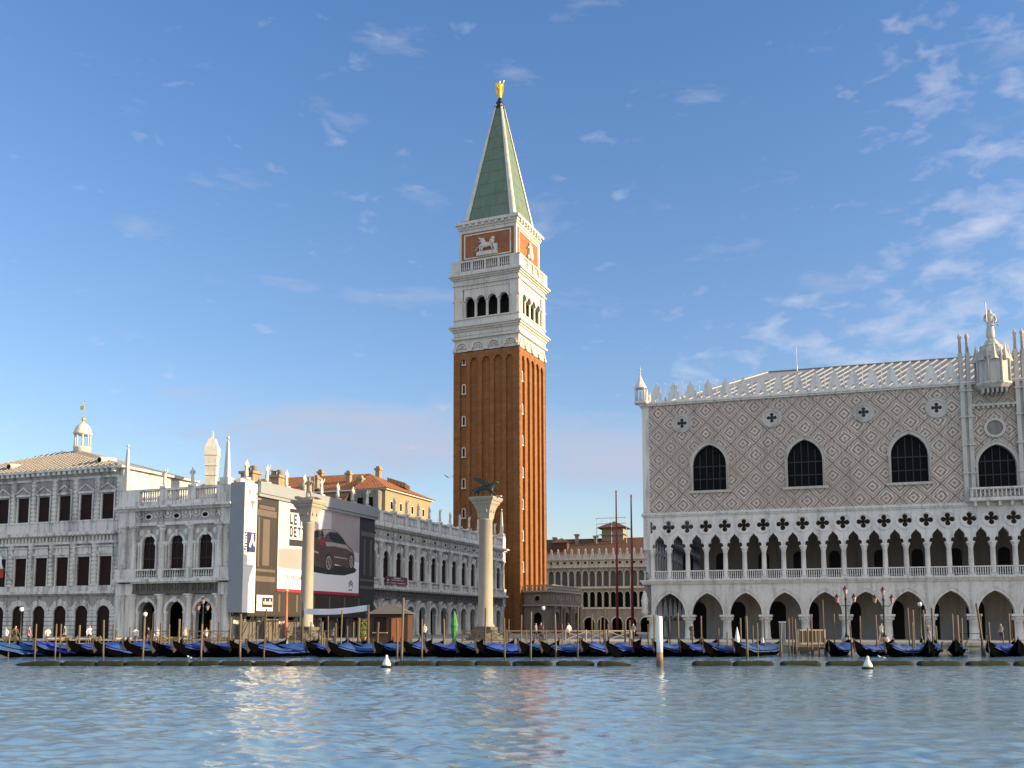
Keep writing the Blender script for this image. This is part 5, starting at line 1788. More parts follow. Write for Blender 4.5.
# ================================================================== LOGGETTA at the foot of the tower
def build_loggetta():
    root = thing('marble_loggia', 'small brown marble loggia with arches and reliefs against the foot of the brick tower', 'loggia', (TOW[0], TOW[1], CAMZ * (1 - TK)), TOW[2])
    root.scale = (TK, TK, TK)
    X, Y0, Y1 = 5.2, 1.2, 15.6
    mb = MB()
    # south end with one arch and a round hole above
    mb.prism(holed(5.0, GZ, 6.0, 1.5, round_arch(.75, 4.2)), Y0, Y0 + .5, dx=2.6)
    mb.box(.1, X, Y0 + .01, Y0 + .5, 6.0, 8.3)
    # east front: three arched bays
    part('end_wall', mb, 'loggetta', root)
    f = MB()
    W = (Y1 - Y0) / 3
    f.prism(holed(W, GZ + 2.6, 6.0, 2.3, round_arch(1.15, 3.9)), 0, .5)
    for s in (-1, 1):
        f.box(min(s * 1.15, s * W / 2), max(s * 1.15, s * W / 2), 0.01, .5, GZ, GZ + 2.6)
    for s in (-1.95, -1.45, 1.45, 1.95):
        f.lathe([(.2, GZ + .9), (.16, GZ + 1.1), (.15, 5.2), (.22, 5.6)], 8, s, -.15)
        f.box(s - .25, s + .25, -.4, .1, GZ, GZ + .9).box(s - .25, s + .25, -.4, .1, 5.6, 6.0)
    f.box(-1.0, 1.0, -.10, .1, 6.55, 7.85).box(-2.2, -1.25, -.06, .1, 6.6, 7.8).box(1.25, 2.2, -.06, .1, 6.6, 7.8)
    f.ball((-.3, -.12, 7.2), .35, .1, .4).ball((.35, -.12, 7.1), .3, .1, .45)
    fm = f.mesh('arched_front', 'loggetta')
    for i in range(3):
        obj('arched_front', fm, root, (X, Y0 + W * (i + .5), 0), R(90))
    part('attic_wall', MB().box(X - .5, X - .002, Y0 + .5, Y1, 6.0, 8.3).box(.1, X - .5, Y1 - .5, Y1, GZ, 8.3), 'loggetta', root)
    c = MB()
    for z0, z1, p in ((6.0, 6.25, .45), (8.3, 8.6, .4)):
        c.box(0, X + p, Y0 - p, Y1 + p, z0, z1)
    part('cornice', c, 'granite', root)
    b = MB().box(.2, X + .1, Y0 - .1, Y0 + .15, 9.35, 9.55).box(X - .15, X + .1, Y0 + .15, Y1, 9.35, 9.55)
    for i in range(14):
        b.lathe([(.09, 8.6), (.13, 8.9), (.08, 9.2), (.1, 9.35)], 6, .5 + i * .36, Y0)
    for i in range(38):
        b.lathe([(.09, 8.6), (.13, 8.9), (.08, 9.2), (.1, 9.35)], 6, X, Y0 + .3 + i * .38)
    part('balustrade', b, 'granite', root)
    part('oculus', MB().bar((2.6, Y0 - .06, 7.3), (2.6, Y0 + .1, 7.3), .6, n=16).bar((2.6, Y0 - .08, 7.3), (2.6, Y0 - .065, 7.3), .42, 1, n=16), ['granite', 'door'], root)
    part('inner_wall', MB().box(.1, 3.4, Y0 + 1.0, Y1 - .5, GZ, 8.25), 'door', root)


build_loggetta()


# ================================================================== the two granite columns and their statues
def granite_column(px, py, top, label, thick=1.0, turn=R(-4)):
    t = thing('granite_column', label, 'column', (px, py, 0), turn, 'granite columns on the quay')
    b = MB()
    for i, (r, z0, z1) in enumerate(((2.0, GZ, 1.5), (1.7, 1.5, 1.75), (1.4, 1.75, 2.0))):
        b.lathe([(r, z0), (r, z1)], 8, smooth=False, ph=pi / 8)
    b.box(-.95, .95, -.95, .95, 2.0, 2.6)
    part('stepped_base', b, 'frieze', t)
    zc = top - 2.15
    s = MB().lathe([(r_ * thick, z_) for r_, z_ in ((.92, 2.6), (.92, 2.75), (.77, 2.9), (.74, 5), (.68, zc - .25), (.74, zc - .2), (.74, zc - .05), (.68, zc))], 28)
    part('shaft', s, 'granite', t)
    c = MB()
    q = lambda a, z: [(-a, -a, z), (a, -a, z), (a, a, z), (-a, a, z)]
    lev = [(.62, zc), (.66, zc + .4), (.76, zc + .9), (.92, zc + 1.3), (1.10, zc + 1.55), (1.12, zc + 1.72), (1.22, zc + 1.76), (1.34, zc + 2.0), (1.34, zc + 2.15)]
    V = []
    for a, z in lev: V += q(a, z)
    Fs = [(3, 2, 1, 0), tuple(len(V) - 4 + i for i in range(4))]
    for j in range(len(lev) - 1):
        for i in range(4):
            Fs.append((j * 4 + i, j * 4 + (i + 1) % 4, j * 4 + 4 + (i + 1) % 4, j * 4 + 4 + i))
    c.add(V, Fs)
    for s_ in (-1, 1):
        for u in (-.36, .36):
            c.ball((s_ * .76, u, zc + .8), .10, .13, .26, n=6, m=4)
            c.ball((u, s_ * .76, zc + .8), .13, .10, .26, n=6, m=4)
    part('capital', c, 'granite', t)


TOD, MAR = (-49.95, 89.2), (-32.6, 94.5)
granite_column(TOD[0], TOD[1], 15.45, 'pale granite column standing in front of the car poster with a marble warrior on top', .86)
granite_column(MAR[0], MAR[1], 15.75, 'pale granite column in front of the brick tower carrying the winged lion', 1.0)

# warrior saint with spear, shield and beast
t = thing('warrior_statue', 'grey marble warrior with spear and shield treading on a beast, atop the column', 'statue', (TOD[0], TOD[1], 15.45), R(-4))
J = [(0, 0, 1.35, .24, .2), (-.16, -.05, 1.0, .17, .17), (-.2, -.12, .55, .12, .12), (-.2, -.05, .45, .09, .1), (.17, .02, 1.0, .17, .17), (.22, .05, .55, .12, .12), (.24, .02, .45, .09, .1),
     (0, 0, 1.7, .24, .18), (0, 0, 2.0, .28, .17), (0, 0, 2.18, .09, .09), (0, -.02, 2.34, .14, .15), (0, -.02, 2.5, .09, .1),
     (-.36, 0, 1.95, .12, .1), (-.52, -.1, 1.65, .085, .085), (-.5, -.3, 1.45, .07, .07), (.36, 0, 1.95, .12, .1), (.6, -.05, 1.75, .085, .085), (.66, -.2, 1.95, .07, .07)]
J = [(a, b, c_ - .02, d, e) for a, b, c_, d, e in J]
body = skin_mesh('body', J, [(0, 1), (1, 2), (2, 3), (0, 4), (4, 5), (5, 6), (0, 7), (7, 8), (8, 9), (9, 10), (10, 11), (8, 12), (12, 13), (13, 14), (8, 15), (15, 16), (16, 17)], 'granite')
obj('body', body, t)
part('spear', MB().bar((.66, -.2, .4), (.72, -.22, 2.9), .035), 'granite', t)
part('shield', MB().bar((-.55, -.36, 1.5), (-.55, -.44, 1.5), .34, n=14), 'granite', t)
part('beast', MB().ball((0, 0, .24), 1.0, .26, .22, n=12, m=6).bar((.8, 0, .25), (1.55, -.05, .14), .16, r2=.06, n=8).bar((-.8, 0, .25), (-1.3, -.1, .38), .15, r2=.2, n=8)
     .ball((-1.42, -.12, .4), .26, .18, .17).bar((-.5, -.2, .2), (-.6, -.45, .0), .08).bar((.4, -.2, .2), (.4, -.45, .0), .08), 'granite', t)

# winged lion
t = thing('winged_lion', 'dark bronze winged lion striding on top of the granite column before the tower', 'statue', (MAR[0] - .1, MAR[1], 15.75), R(-2))
t.scale = (1.12, 1.12, 1.0)
J = [(-.75, 0, .98, .30, .27), (-.15, 0, 1.0, .27, .27), (.5, 0, 1.06, .36, .30), (.85, 0, 1.35, .33, .27), (1.08, 0, 1.58, .27, .24), (1.38, 0, 1.5, .15, .15),
     (-.85, -.16, .7, .17, .14), (-1.0, -.18, .38, .09, .09), (-.92, -.18, .08, .08, .08), (-.76, -.18, .05, .08, .07),
     (-.7, .16, .7, .17, .14), (-.72, .18, .38, .09, .09), (-.66, .18, .08, .08, .08), (-.5, .18, .05, .08, .07),
     (.7, -.18, .68, .15, .13), (.98, -.2, .36, .09, .09), (1.22, -.2, .08, .08, .08), (1.36, -.2, .05, .08, .07),
     (.5, .18, .66, .15, .13), (.5, .2, .34, .09, .09), (.52, .2, .08, .08, .08), (.66, .2, .05, .08, .07),
     (-1.05, 0, 1.0, .08, .08), (-1.3, 0, .7, .05, .05), (-1.42, 0, .38, .05, .05), (-1.6, 0, .25, .08, .08)]
Ed = [(0, 1), (1, 2), (2, 3), (3, 4), (4, 5), (0, 6), (6, 7), (7, 8), (8, 9), (0, 10), (10, 11), (11, 12), (12, 13), (2, 14), (14, 15), (15, 16), (16, 17),
      (2, 18), (18, 19), (19, 20), (20, 21), (0, 22), (22, 23), (23, 24), (24, 25)]
obj('body', skin_mesh('body', J, Ed, 'bronze'), t)
for s in (-1, 1):
    wv = MB().prism([(.45, 1.2), (.2, 1.75), (-.35, 2.0), (-1.05, 2.15), (-.95, 1.95), (-.8, 1.9), (-.85, 1.75), (-.6, 1.7), (-.62, 1.55), (-.35, 1.5), (-.1, 1.3), (.1, 1.15)], s * .3 - .05, s * .3 + .05)
    part('wing', wv, 'bronze', t)
part('book', MB().box(1.2, 1.65, -.35, .05, 0.0, .16), 'granite', t)


# ================================================================== gondolas
def gondola_mesh():
    n, m = 26, 7
    Lg = 10.9
    hull = MB()

    def sec(t):
        u = abs(2 * t - 1)
        w = .71 * max(0.0, 1 - u ** 2.4) ** .8 + .03
        up = u ** 3.2
        bow = 1.0 if t < .5 else .92
        zk = -.22 + 1.05 * bow * u ** 5
        zs = .44 + .86 * bow * up
        return w, zk, max(zs, zk + .05)
    V = []
    for i in range(n + 1):
        t = i / n
        w, zk, zs = sec(t)
        for j in range(m):
            a = -1 + 2 * j / (m - 1)
            prof = abs(a) ** 2.2
            V.append((w * a * (.75 + .25 * prof), Lg * t, zk + (zs - zk) * prof))
    Fs = []
    for i in range(n):
        for j in range(m - 1):
            Fs.append((i * m + j, i * m + j + 1, (i + 1) * m + j + 1, (i + 1) * m + j))
        Fs.append((i * m, (i + 1) * m, (i + 1) * m + m - 1, i * m + m - 1))     # deck
    Fs.append([j for j in range(m)][::-1])
    Fs.append([n * m + j for j in range(m)])
    hull.add(V, Fs, 0, False)
    for s in (-1, 1):                       # rubbing strake
        for i in range(n):
            w, zk, zs = sec(i / n)
            w2, zk2, zs2 = sec((i + 1) / n)
            hull.bar((s * w, Lg * i / n, zs - .03), (s * w2, Lg * (i + 1) / n, zs2 - .03), .035, n=4)
    hm = hull.mesh('hull', 'hull')
    # cover
    def cover(t0, t1, rise, wob, seed, drop=.1):
        rs = np.random.RandomState(seed)
        cv = MB()
        n2, m2 = 20, 9
        V = []
        for i in range(n2 + 1):
            t = t0 + (t1 - t0) * i / n2
            w, zk, zs = sec(t)
            e = min(1, 6 * min(i, n2 - i) / n2 + .12)
            for j in range(m2):
                a = -1 + 2 * j / (m2 - 1)
                cr = rise * e * (1 - abs(a) ** 2.2) * (1 + .3 * sin(i * 1.1 + seed)) + wob * rs.randn()
                V.append(((w + .05) * a, Lg * t, zs + .02 + cr - (drop + .05 * sin(i * 1.9)) * (abs(a) > .99)))
        Fs = []
        for i in range(n2):
            for j in range(m2 - 1):
                Fs.append((i * m2 + j, i * m2 + j + 1, (i + 1) * m2 + j + 1, (i + 1) * m2 + j))
        Fs.append(list(range(m2))[::-1])
        Fs.append([n2 * m2 + j for j in range(m2)])
        return cv.add(V, Fs, 0, True).mesh('cover', 'tarp')
    cms = [cover(.09, .90, .32, .022, 1, .16), cover(.08, .88, .42, .03, 5, .2), cover(.12, .92, .28, .026, 9, .14), cover(.015, .96, .34, .025, 12, .34)]
    # prow iron with its comb
    pr = MB()
    blade = [(-.02, .75), (.02, 1.05), (-.06, 1.28), (-.20, 1.42), (-.24, 1.56), (-.12, 1.66), (.06, 1.60), (.16, 1.42), (.14, 1.2), (.22, 1.0), (.34, .9), (.30, .7), (.1, .5)]
    pr.xprism([(y, z - .18) for y, z in blade], -.025, .025)
    for k in range(6):
        z = .66 + k * .085 - .05
        pr.box(-.02, .02, -.20 + .01 * k, .06, z, z + .045)
    pm = pr.mesh('prow_iron', 'darksteel')
    pm2 = pr.mesh('prow_iron', 'steel')
    st = MB().xprism([(Lg - .1, .9), (Lg + .12, 1.3), (Lg + .02, 1.5), (Lg - .12, 1.3), (Lg - .3, 1.0)], -.025, .025).mesh('stern_iron', 'darksteel')
    fo = MB().bar((.62, 8.2, .5), (.66, 8.2, .95), .06, n=6).bar((.66, 8.2, .95), (.78, 8.1, 1.08), .05, n=6).mesh('oar_crutch', 'darkpole')
    return hm, cms, pm, pm2, st, fo


PROWS = [-12, 15, 33, 66, 92, 122, 151, 172, 203, 228, 246, 266, 305, 327, 348, 373, 402, 425, 456, 476, 519, 541, 581, 606, 632, 654, 680, 703, 734, 829, 855, 886, 930, 957, 990, 1020]
ANCH = [(-99, 60, 'before the rusticated mint'), (60, 118, 'below the mint corner'), (118, 232, 'before the three bay library end'), (232, 300, 'below the white sheeted hoarding corner'),
        (300, 371, 'below the car poster'), (371, 412, 'by the brown kiosk'), (412, 470, 'before the long library arcade'), (470, 520, 'by the lion column'), (520, 582, 'before the marble loggia'),
        (582, 645, 'before the open square'), (645, 730, 'before the first palace arches'), (730, 800, 'before the fourth palace arch'), (800, 910, 'by the three-lantern street lamps'), (910, 1100, 'before the palace balcony')]


def where(px):
    for a, b, s in ANCH:
        if a <= px < b: return s
    return ANCH[-1][2]


def on_water(px, depth, z=WZ):
    """point of the mooring line at this bearing and distance"""
    lat = (px - 512) / F * depth * 0.99
    y = R(YAW)
    return (-sin(y) * depth + cos(y) * lat, cos(y) * depth + sin(y) * lat)


hm, cms, pm, pm2, stn, fo = gondola_mesh()
for i, px in enumerate(PROWS):
    depth = 76.0 + random.uniform(-1.0, 1.2)
    p = on_water(px, depth)
    lab = 'blue covered gondola %s, %s from the left in the row' % (where(px), ORD[i])
    if px == 734: lab = 'black gondola with bulky dark prow and loose blue cover beside the white cloth cones'
    if px == 990: lab = 'black gondola seen end on under the right side of the palace balcony'
    g = thing('gondola', lab, 'gondola', (p[0], p[1], WZ + random.uniform(-.04, .04)), R(-14 + random.uniform(-8, 7)), 'gondolas moored in a row along the quay')
    g.rotation_euler[1] = R(random.uniform(-2.5, 2.5))
    obj('hull', hm, g)
    obj('cover', cms[(3 if px < 60 else i * 7 % 3)], g)
    obj('prow_iron', pm, g)
    obj('stern_iron', stn, g)
    obj('oar_crutch', fo, g)

# ================================================================== mooring poles: (bearing, top row, foot row or 0 when hidden, thickness, dark, lean)
PO = [(7, 634, 657, 1, 0), (34, 624, 659, 1, 0), (41, 627, 0, .8, 0), (54.6, 624, 658, 1, 0), (59, 624, 656.5, 1, 0), (76.8, 625, 0, 1.5, 0), (94.6, 638, 656, 1, 0), (103.5, 620, 659, 1.2, 0),
      (107, 646, 655, 1, 0), (111.7, 624, 0, 1, 1), (128, 627, 0, 1, 0), (141.6, 617, 658, 1.3, 0), (150, 613, 0, .8, 1), (159.4, 623, 650, 1.4, 0), (163.8, 642, 657, 1, 0), (168, 624, 650, 1.2, 0),
      (177.8, 619, 648, 1.6, 0), (191, 615, 0, .9, 1), (200.8, 624, 660, 1.2, 0), (209.5, 620, 0, 1.6, 0), (217, 622, 0, 1, 1), (228.5, 617, 656, 1.2, 0), (240, 614, 659, 1.3, 0), (248, 634, 656, 1.2, 0),
      (256.5, 626, 0, 1, 0), (263.2, 609, 660, 1.1, 1), (268.6, 622, 0, 1.2, 0), (271.2, 622, 0, 1.2, 0), (277, 628, 0, 1, 0), (294, 622, 0, 1, 0), (306, 632, 0, 1, 0), (310.5, 622, 0, 1, 0),
      (320.6, 622, 647, 1.4, 0), (324, 632, 648, 1, 0), (328, 616, 0, 1, 0), (335.3, 623, 647, 1.2, 0), (340, 610, 650, 1, 0), (346.7, 626, 0, 1, 0), (352, 622, 0, 1, 0), (357.5, 618, 0, 2.2, 0),
      (376.5, 622, 645, 2.0, 1), (396.8, 619, 659, 1.3, 0), (401, 598, 661, 1.5, 0), (422, 619, 658.5, 1.1, 0), (444, 619, 645, 1.5, 0), (485, 608, 0, 1.4, 1), (505.4, 618, 661, 1.1, 0),
      (508, 619, 0, .9, 0), (520.4, 615, 0, 1, 0), (530.5, 612, 659, 1.4, 0), (556, 614, 657, 1.4, 0), (563, 624, 0, 1, 0), (577.8, 606.5, 658, 1.1, 1), (592, 614, 0, 1, 0), (600, 616, 0, 1.1, 0),
      (603.8, 608, 0, 1.1, 1), (608.5, 624, 0, 1, 0), (625.4, 620, 0, 1.6, 0), (630, 620, 655, 1.3, 0), (649, 624, 0, 1, 1), (654.6, 615, 0, 1.2, 0), (671, 618, 0, 1, 1), (678.5, 613, 654, 1.3, 0),
      (693, 626, 0, 1, 1), (702, 616, 0, 1.2, 0), (718.7, 628, 0, 1, 0), (727.6, 632, 656, 1.2, 0), (742, 618, 648, 1.1, 0), (747, 616, 658.5, 1.6, 0), (754.6, 625, 655, 1.2, 0), (758.3, 623, 656, 1.2, 0),
      (766, 618, 646, 1, 1), (779, 623, 656, 1.4, 0), (782, 640, 657, 1.2, 0), (789.6, 618, 654, 1.3, 0), (794, 617, 0, 1, 1), (797.4, 619, 655, 1.5, 0), (807.6, 628, 653, 1.2, 0), (813, 614, 652, 1.2, 0),
      (820, 630, 652, 1, 0), (824.8, 600, 0, .8, 0), (826.7, 638, 654, 1, 0), (835.5, 614, 0, 1.2, 0), (852.6, 625, 652, 1, 1), (861.6, 616, 0, 1.2, 0), (879, 615, 652, 1.3, 0), (910.6, 608, 652, 1.2, 0),
      (913.7, 622, 652, 1.2, 0), (916, 610, 652, 1.5, 0), (926.3, 610, 653, 1.3, 0), (934.3, 608, 0, 1.2, 1), (939, 626, 0, 1.2, 0), (953.2, 614, 648, 1.5, 0), (960.4, 615, 645, 2.0, 0), (963, 618, 646, 1.4, 0),
      (983, 614, 652, 1.2, 1), (988, 603, 640, 1.5, 0), (992, 622, 648, 1.4, 0), (1005, 632, 0, 1, 0), (1012, 613.5, 655, 1.5, 1), (1017, 620, 653, 1.2, 0)]
LEAN = {779: 3.5, 988: -6, 401: 1, 530.5: .5, 807.6: 1.5}
pole_meshes = {}
for dk in (0, 1):
    for v in range(3):
        rs = random.Random(v + dk * 7)
        mb = MB()
        prof = [(.057, 0)]
        for k in range(1, 6):
            prof.append((.057 * rs.uniform(.92, 1.06), k / 6))
        prof += [(.057, .985), (.045, 1.0)]
        mb.lathe(prof, 8)
        bend = rs.uniform(-.04, .04)
        mb.v = [(x + bend * sin(pi * z), y, z) for x, y, z in mb.v]
        pole_meshes[dk, v] = mb.mesh('mooring_pole', 'darkpole' if dk else 'pole')
cnt = {}
order = sorted(PO)
for i, (px, top, foot, th, dk) in enumerate(order):
    if foot:
        depth = 2.4 * F / (foot - YH) * 1.0
        depth = max(66.0, min(depth, 84.0))
        if foot < 655: depth = 79.0 + (i % 3)
        zb = -1.5
    else:
        depth = 84.5 + (i * 37 % 5) * .5
        p = on_water(px, depth)
        zb = -1.5
    p = on_water(px, depth)
    ztop = CAMZ + (YH - top) * depth / F
    w = where(px)
    cnt[w] = cnt.get(w, 0) + 1
    lab = '%s%s mooring pole, %s of those %s' % ('thick ' if th > 1.45 else 'thin ' if th < .95 else '', 'dark brown' if dk else 'pale brown', ORD[cnt[w] - 1], w)
    o = obj('mooring_pole', pole_meshes[dk, i % 3], None, (p[0], p[1], zb), random.uniform(0, 6), sc=(th, th, ztop - zb))
    ln = LEAN.get(px, random.uniform(-1.2, 1.2))
    o.rotation_euler = (R(random.uniform(-1, 1)), R(ln), random.uniform(-.3, .3))
    tag(o, lab, 'mooring pole', 'wooden mooring poles along the quay')

# ================================================================== floating log boom
LOG = [(15, 62), (62, 96), (96, 125), (125, 159), (159, 190), (190, 220), (220, 253), (253, 287), (287, 321), (321, 357), (357, 394), (394, 435), (435, 474), (474, 511), (512, 553), (555.5, 594.5), (597, 632),
       (692, 733), (733, 774), (780, 821), (826, 868), (868, 914), (917, 962), (966, 1010), (1014, 1058)]
for i, (a, b) in enumerate(LOG):
    d = 60.5 if i != 16 else 60.2
    pa, pb = on_water(a, d), on_water(b, d)
    A, Bv = Vector((*pa, 0)), Vector((*pb, 0))
    Ln = (Bv - A).length
    mb = MB()
    n = 12
    rs = random.Random(i)
    V = []
    for k in range(15):
        t = k / 14
        e = min(1, .55 + 5 * min(t, 1 - t))
        if i == 0: e *= min(1, .25 + 1.6 * t)
        if i == 16: e *= min(1, .25 + 1.6 * (1 - t))
        for j in range(n):
            an = 2 * pi * j / n
            r = .235 * e * rs.uniform(.86, 1.10)
            V.append((Ln * (.01 + .98 * t), r * cos(an), r * sin(an)))
    Fs = [(k * n + j, k * n + (j + 1) % n, (k + 1) * n + (j + 1) % n, (k + 1) * n + j) for k in range(14) for j in range(n)]
    Fs += [list(range(n))[::-1], [14 * n + j for j in range(n)]]
    mb.add(V, Fs, 0, True)
    o = part('boom_log', mb, 'moss', None, (A.x, A.y, WZ + .06), atan2(Bv.y - A.y, Bv.x - A.x))
    if i <= 16:
        s = '%s log from the left of the long boom' % ORD[i]
    else:
        s = '%s log from the left of the short boom right of the white post' % ORD[i - 17]
    tag(o, 'mossy ' + s, 'floating log', 'floating logs of the boom')

# ================================================================== white channel post, buoys
p = on_water(660, 58.5)
t = thing('channel_post', 'thick white painted post with rusty brown foot standing in the water before the palace corner', 'post', (p[0], p[1], 0))
part('white_sleeve', MB().lathe([(.185, 1.15), (.19, 2.0), (.185, 3.2), (.16, 3.28)], 14), 'whitepaint', t)
part('brown_foot', MB().lathe([(.20, -1.5), (.205, .5), (.18, 1.14), (.16, 1.16)], 14), 'bricola', t)
for px, d, lab in ((386.5, 57.5, 'small white conical buoy afloat by the boom below the brown kiosk'), (868, 55.5, 'small white conical buoy afloat before the three-lantern street lamps')):
    p = on_water(px, d)
    t = thing('buoy', lab, 'buoy', (p[0], p[1], WZ), 0, 'white conical buoys')
    part('cone', MB().lathe([(.26, .12), (.24, .25), (.10, .52), (.07, .60), (.09, .66), (.03, .74)], 12), 'whitepaint', t)
    part('float', MB().lathe([(.2, -.15), (.34, -.02), (.34, .08), (.27, .13)], 12), 'moss', t)


# ================================================================== gulls
def gull(px, d, z, lab, flying=False):
    p = on_water(px, d)
    t = thing('seagull', lab, 'bird', (p[0], p[1], z), R(-20))
    J = [(0, 0, .13, .07, .06), (.16, 0, .12, .03, .03), (.24, 0, .13, .02, .03), (-.1, 0, .17, .06, .055), (-.17, 0, .25, .045, .04), (-.24, 0, .24, .02, .02)]
    obj('body', skin_mesh('body', J, [(0, 1), (1, 2), (0, 3), (3, 4), (4, 5)], 'gull'), t)
    w = MB()
    if flying:
        for s in (-1, 1):
            w.add([(-.1, s * .03, .16), (.1, s * .03, .15), (.04, s * .35, .26), (-.1, s * .34, .27), (.14, s * .7, .16), (.08, s * .7, .17),
                   (-.1, s * .03, .145), (.1, s * .03, .135), (.04, s * .35, .245), (-.1, s * .34, .255)],
                  [(0, 1, 2, 3), (3, 2, 4, 5), (9, 8, 7, 6), (0, 3, 9, 6), (1, 7, 8, 2)])
    else:
        for s in (-1, 1):
            w.ball((.06, s * .05, .15), .15, .03, .055, n=8, m=5)
    part('wing', w, 'gullgrey', t)
    if not flying:
        part('leg', MB().bar((0, .02, 0), (0, .02, .1), .008).bar((0, -.02, 0), (0, -.02, .1), .008), 'yellowpaint', t)
    return t


gull(189, 60.5, WZ + .34, 'white gull standing on the boom log before the three bay library end')
gull(882, 60.5, WZ + .34, 'white gull standing on the boom log right of the small buoy')
b = gull(447, 70, 13.2, 'dark small bird flying in the sky just left of the brick tower', True)


# ================================================================== street lamps
def three_lamp(px, d, top, lab):
    p = on_water(px, d)
    k = (CAMZ + (YH - top) * d / F - GZ) / 4.6
    t = thing('street_lamp', lab, 'street lamp', (p[0], p[1], GZ), R(-15), 'rose glass three-lantern street lamps')
    t.scale = (k, k, k)
    part('base', MB().lathe([(.42, 0), (.42, .25), (.3, .3), (.3, .42)], 8, smooth=False), 'granite', t)
    po = MB().lathe([(.2, .42), (.13, .7), (.09, .9), (.07, 3.4), (.11, 3.45), (.05, 3.9)], 10)
    for s in (-1, 1):
        po.bar((0, 0, 3.0), (s * .45, 0, 2.95), .03).bar((s * .45, 0, 2.95), (s * .68, 0, 3.25), .03)
    part('post', po, 'lampgreen', t)
    for x, z in ((0, 3.9), (-.68, 3.25), (.68, 3.25)):
        part('lantern', MB().lathe([(.09, z), (.19, z + .40), (.2, z + .42), (.1, z + .6)], 6, x, 0, smooth=False), 'rose_glass', t)
        part('lantern_cap', MB().lathe([(.22, z + .42), (.10, z + .6), (.03, z + .72)], 6, x, 0, smooth=False), 'lampgreen', t)


three_lamp(848, 88, 586, 'green iron street lamp with three rose lanterns left of two, before the palace arches')
three_lamp(886, 90, 587, 'green iron street lamp with three rose lanterns right of two, before the palace arches')
three_lamp(201, 88, 597, 'iron street lamp with three rose lanterns before the right arch of the library end')


def globe_lamp(px, d, top, lab):
    p = on_water(px, d)
    h = CAMZ + (YH - top) * d / F - GZ
    t = thing('street_lamp', lab, 'street lamp', (p[0], p[1], GZ), 0, 'single globe street lamps')
    part('post', MB().lathe([(.14, 0), (.12, .5), (.06, .6), (.045, h - .45), (.1, h - .4)], 8), 'lampgreen', t)
    part('globe', MB().ball((0, 0, h - .2), .19, .19, .23), 'milk_glass', t)
    part('globe_cap', MB().lathe([(.16, h - .03), (.06, h + .06), (.02, h + .14)], 8), 'lampgreen', t)


globe_lamp(18.5, 88, 607, 'slim street lamp with one pale globe before the arches of the rusticated mint')
globe_lamp(143, 86, 612, 'slim street lamp with one pale globe before the left arch of the library end')
globe_lamp(543.5, 95, 606, 'slim street lamp with one white globe before the marble loggia arch')
globe_lamp(922.5, 86, 602, 'slim street lamp with one white globe between poles left of the palace balcony')

# ================================================================== flagpoles, orange pole, banner, green parasol, kiosk
for x, y, top, bot, lab in ((-29.6, 146.6, 23.0, GZ, 'tall dark red flagpole in the square, left of two'), (-25.6, 137.5, 21.0, GZ, 'tall dark red flagpole in the square, right of two beside the palace')):
    t = thing('flagpole', lab, 'flagpole', (x, y, 0), 0, 'red flagpoles in the square')
    part('pole', MB().lathe([(.22, 2.2), (.17, 12), (.09, top)], 10), 'redpaint', t)
    part('base', MB().lathe([(.8, GZ), (.8, 1.5), (.5, 1.6), (.42, 2.1), (.5, 2.2)], 12), 'bronze', t)
    part('finial', MB().ball((0, 0, top + .12), .16, .16, .2), 'gold', t)
p = on_water(285, 87)
t = thing('orange_pole', 'tall orange painted pole rising before the poster hoarding', 'pole', (p[0], p[1], 0))
part('pole', MB().lathe([(.14, GZ - .3), (.13, 3), (.10, CAMZ + (YH - 592) * 87 / F)], 10), 'orangepaint', t)
part('finial', MB().ball((0, 0, CAMZ + (YH - 591) * 87 / F), .14, .14, .18), 'gold', t)
part('collar', MB().lathe([(.2, GZ - .3), (.2, GZ + .3), (.15, GZ + .36)], 10), 'whitepaint', t)

pa, pb = on_water(301.5, 86), on_water(367.5, 84)
t = thing('white_banner', 'long white banner strung between two dark poles below the car poster', 'banner', (pa[0], pa[1], 0), atan2(pb[1] - pa[1], pb[0] - pa[0]))
Lb = hypot(pb[0] - pa[0], pb[1] - pa[1])
part('pole', MB().lathe([(.12, -1), (.10, 4.75)], 8), 'darkpole', t)
part('pole', MB().lathe([(.12, -1), (.10, 4.5)], 8, Lb, 0), 'darkpole', t)
mb = MB()
n = 16
for i in range(n):
    a, c_ = i / n, (i + 1) / n
    f_ = lambda u: 3.72 + .26 * u - .16 * sin(pi * u)
    y_ = lambda u: .05 * sin(u * 20)
    x_ = lambda u: .12 + (Lb - .24) * u
    mb.add([(x_(a), y_(a) - .02, f_(a)), (x_(c_), y_(c_) - .02, f_(c_)), (x_(c_), y_(c_) - .02, f_(c_) + .5), (x_(a), y_(a) - .02, f_(a) + .5),
            (x_(a), y_(a) + .02, f_(a)), (x_(c_), y_(c_) + .02, f_(c_)), (x_(c_), y_(c_) + .02, f_(c_) + .5), (x_(a), y_(a) + .02, f_(a) + .5)],
           [(0, 1, 2, 3), (5, 4, 7, 6), (3, 2, 6, 7), (1, 0, 4, 5)])
part('banner_cloth', mb, 'cloth', t)

p = on_water(454, 86.5)
t = thing('closed_parasol', 'bright green tightly closed parasol standing on the quay edge left of the lion column', 'parasol', (p[0], p[1], 0))
zt = CAMZ + (YH - 611) * 86.5 / F
part('canopy', MB().lathe([(.22, 1.75), (.27, 1.95), (.31, 2.6), (.36, 2.7), (.28, 3.1), (.12, zt - .25), (.03, zt)], 10, smooth=False), 'greenpaint', t)
part('stem', MB().lathe([(.20, .35), (.20, 1.3), (.17, 1.8)], 10), 'greenpaint', t)
part('base', MB().lathe([(.36, .3), (.36, .5), (.2, .56)], 10), 'greenpaint', t)

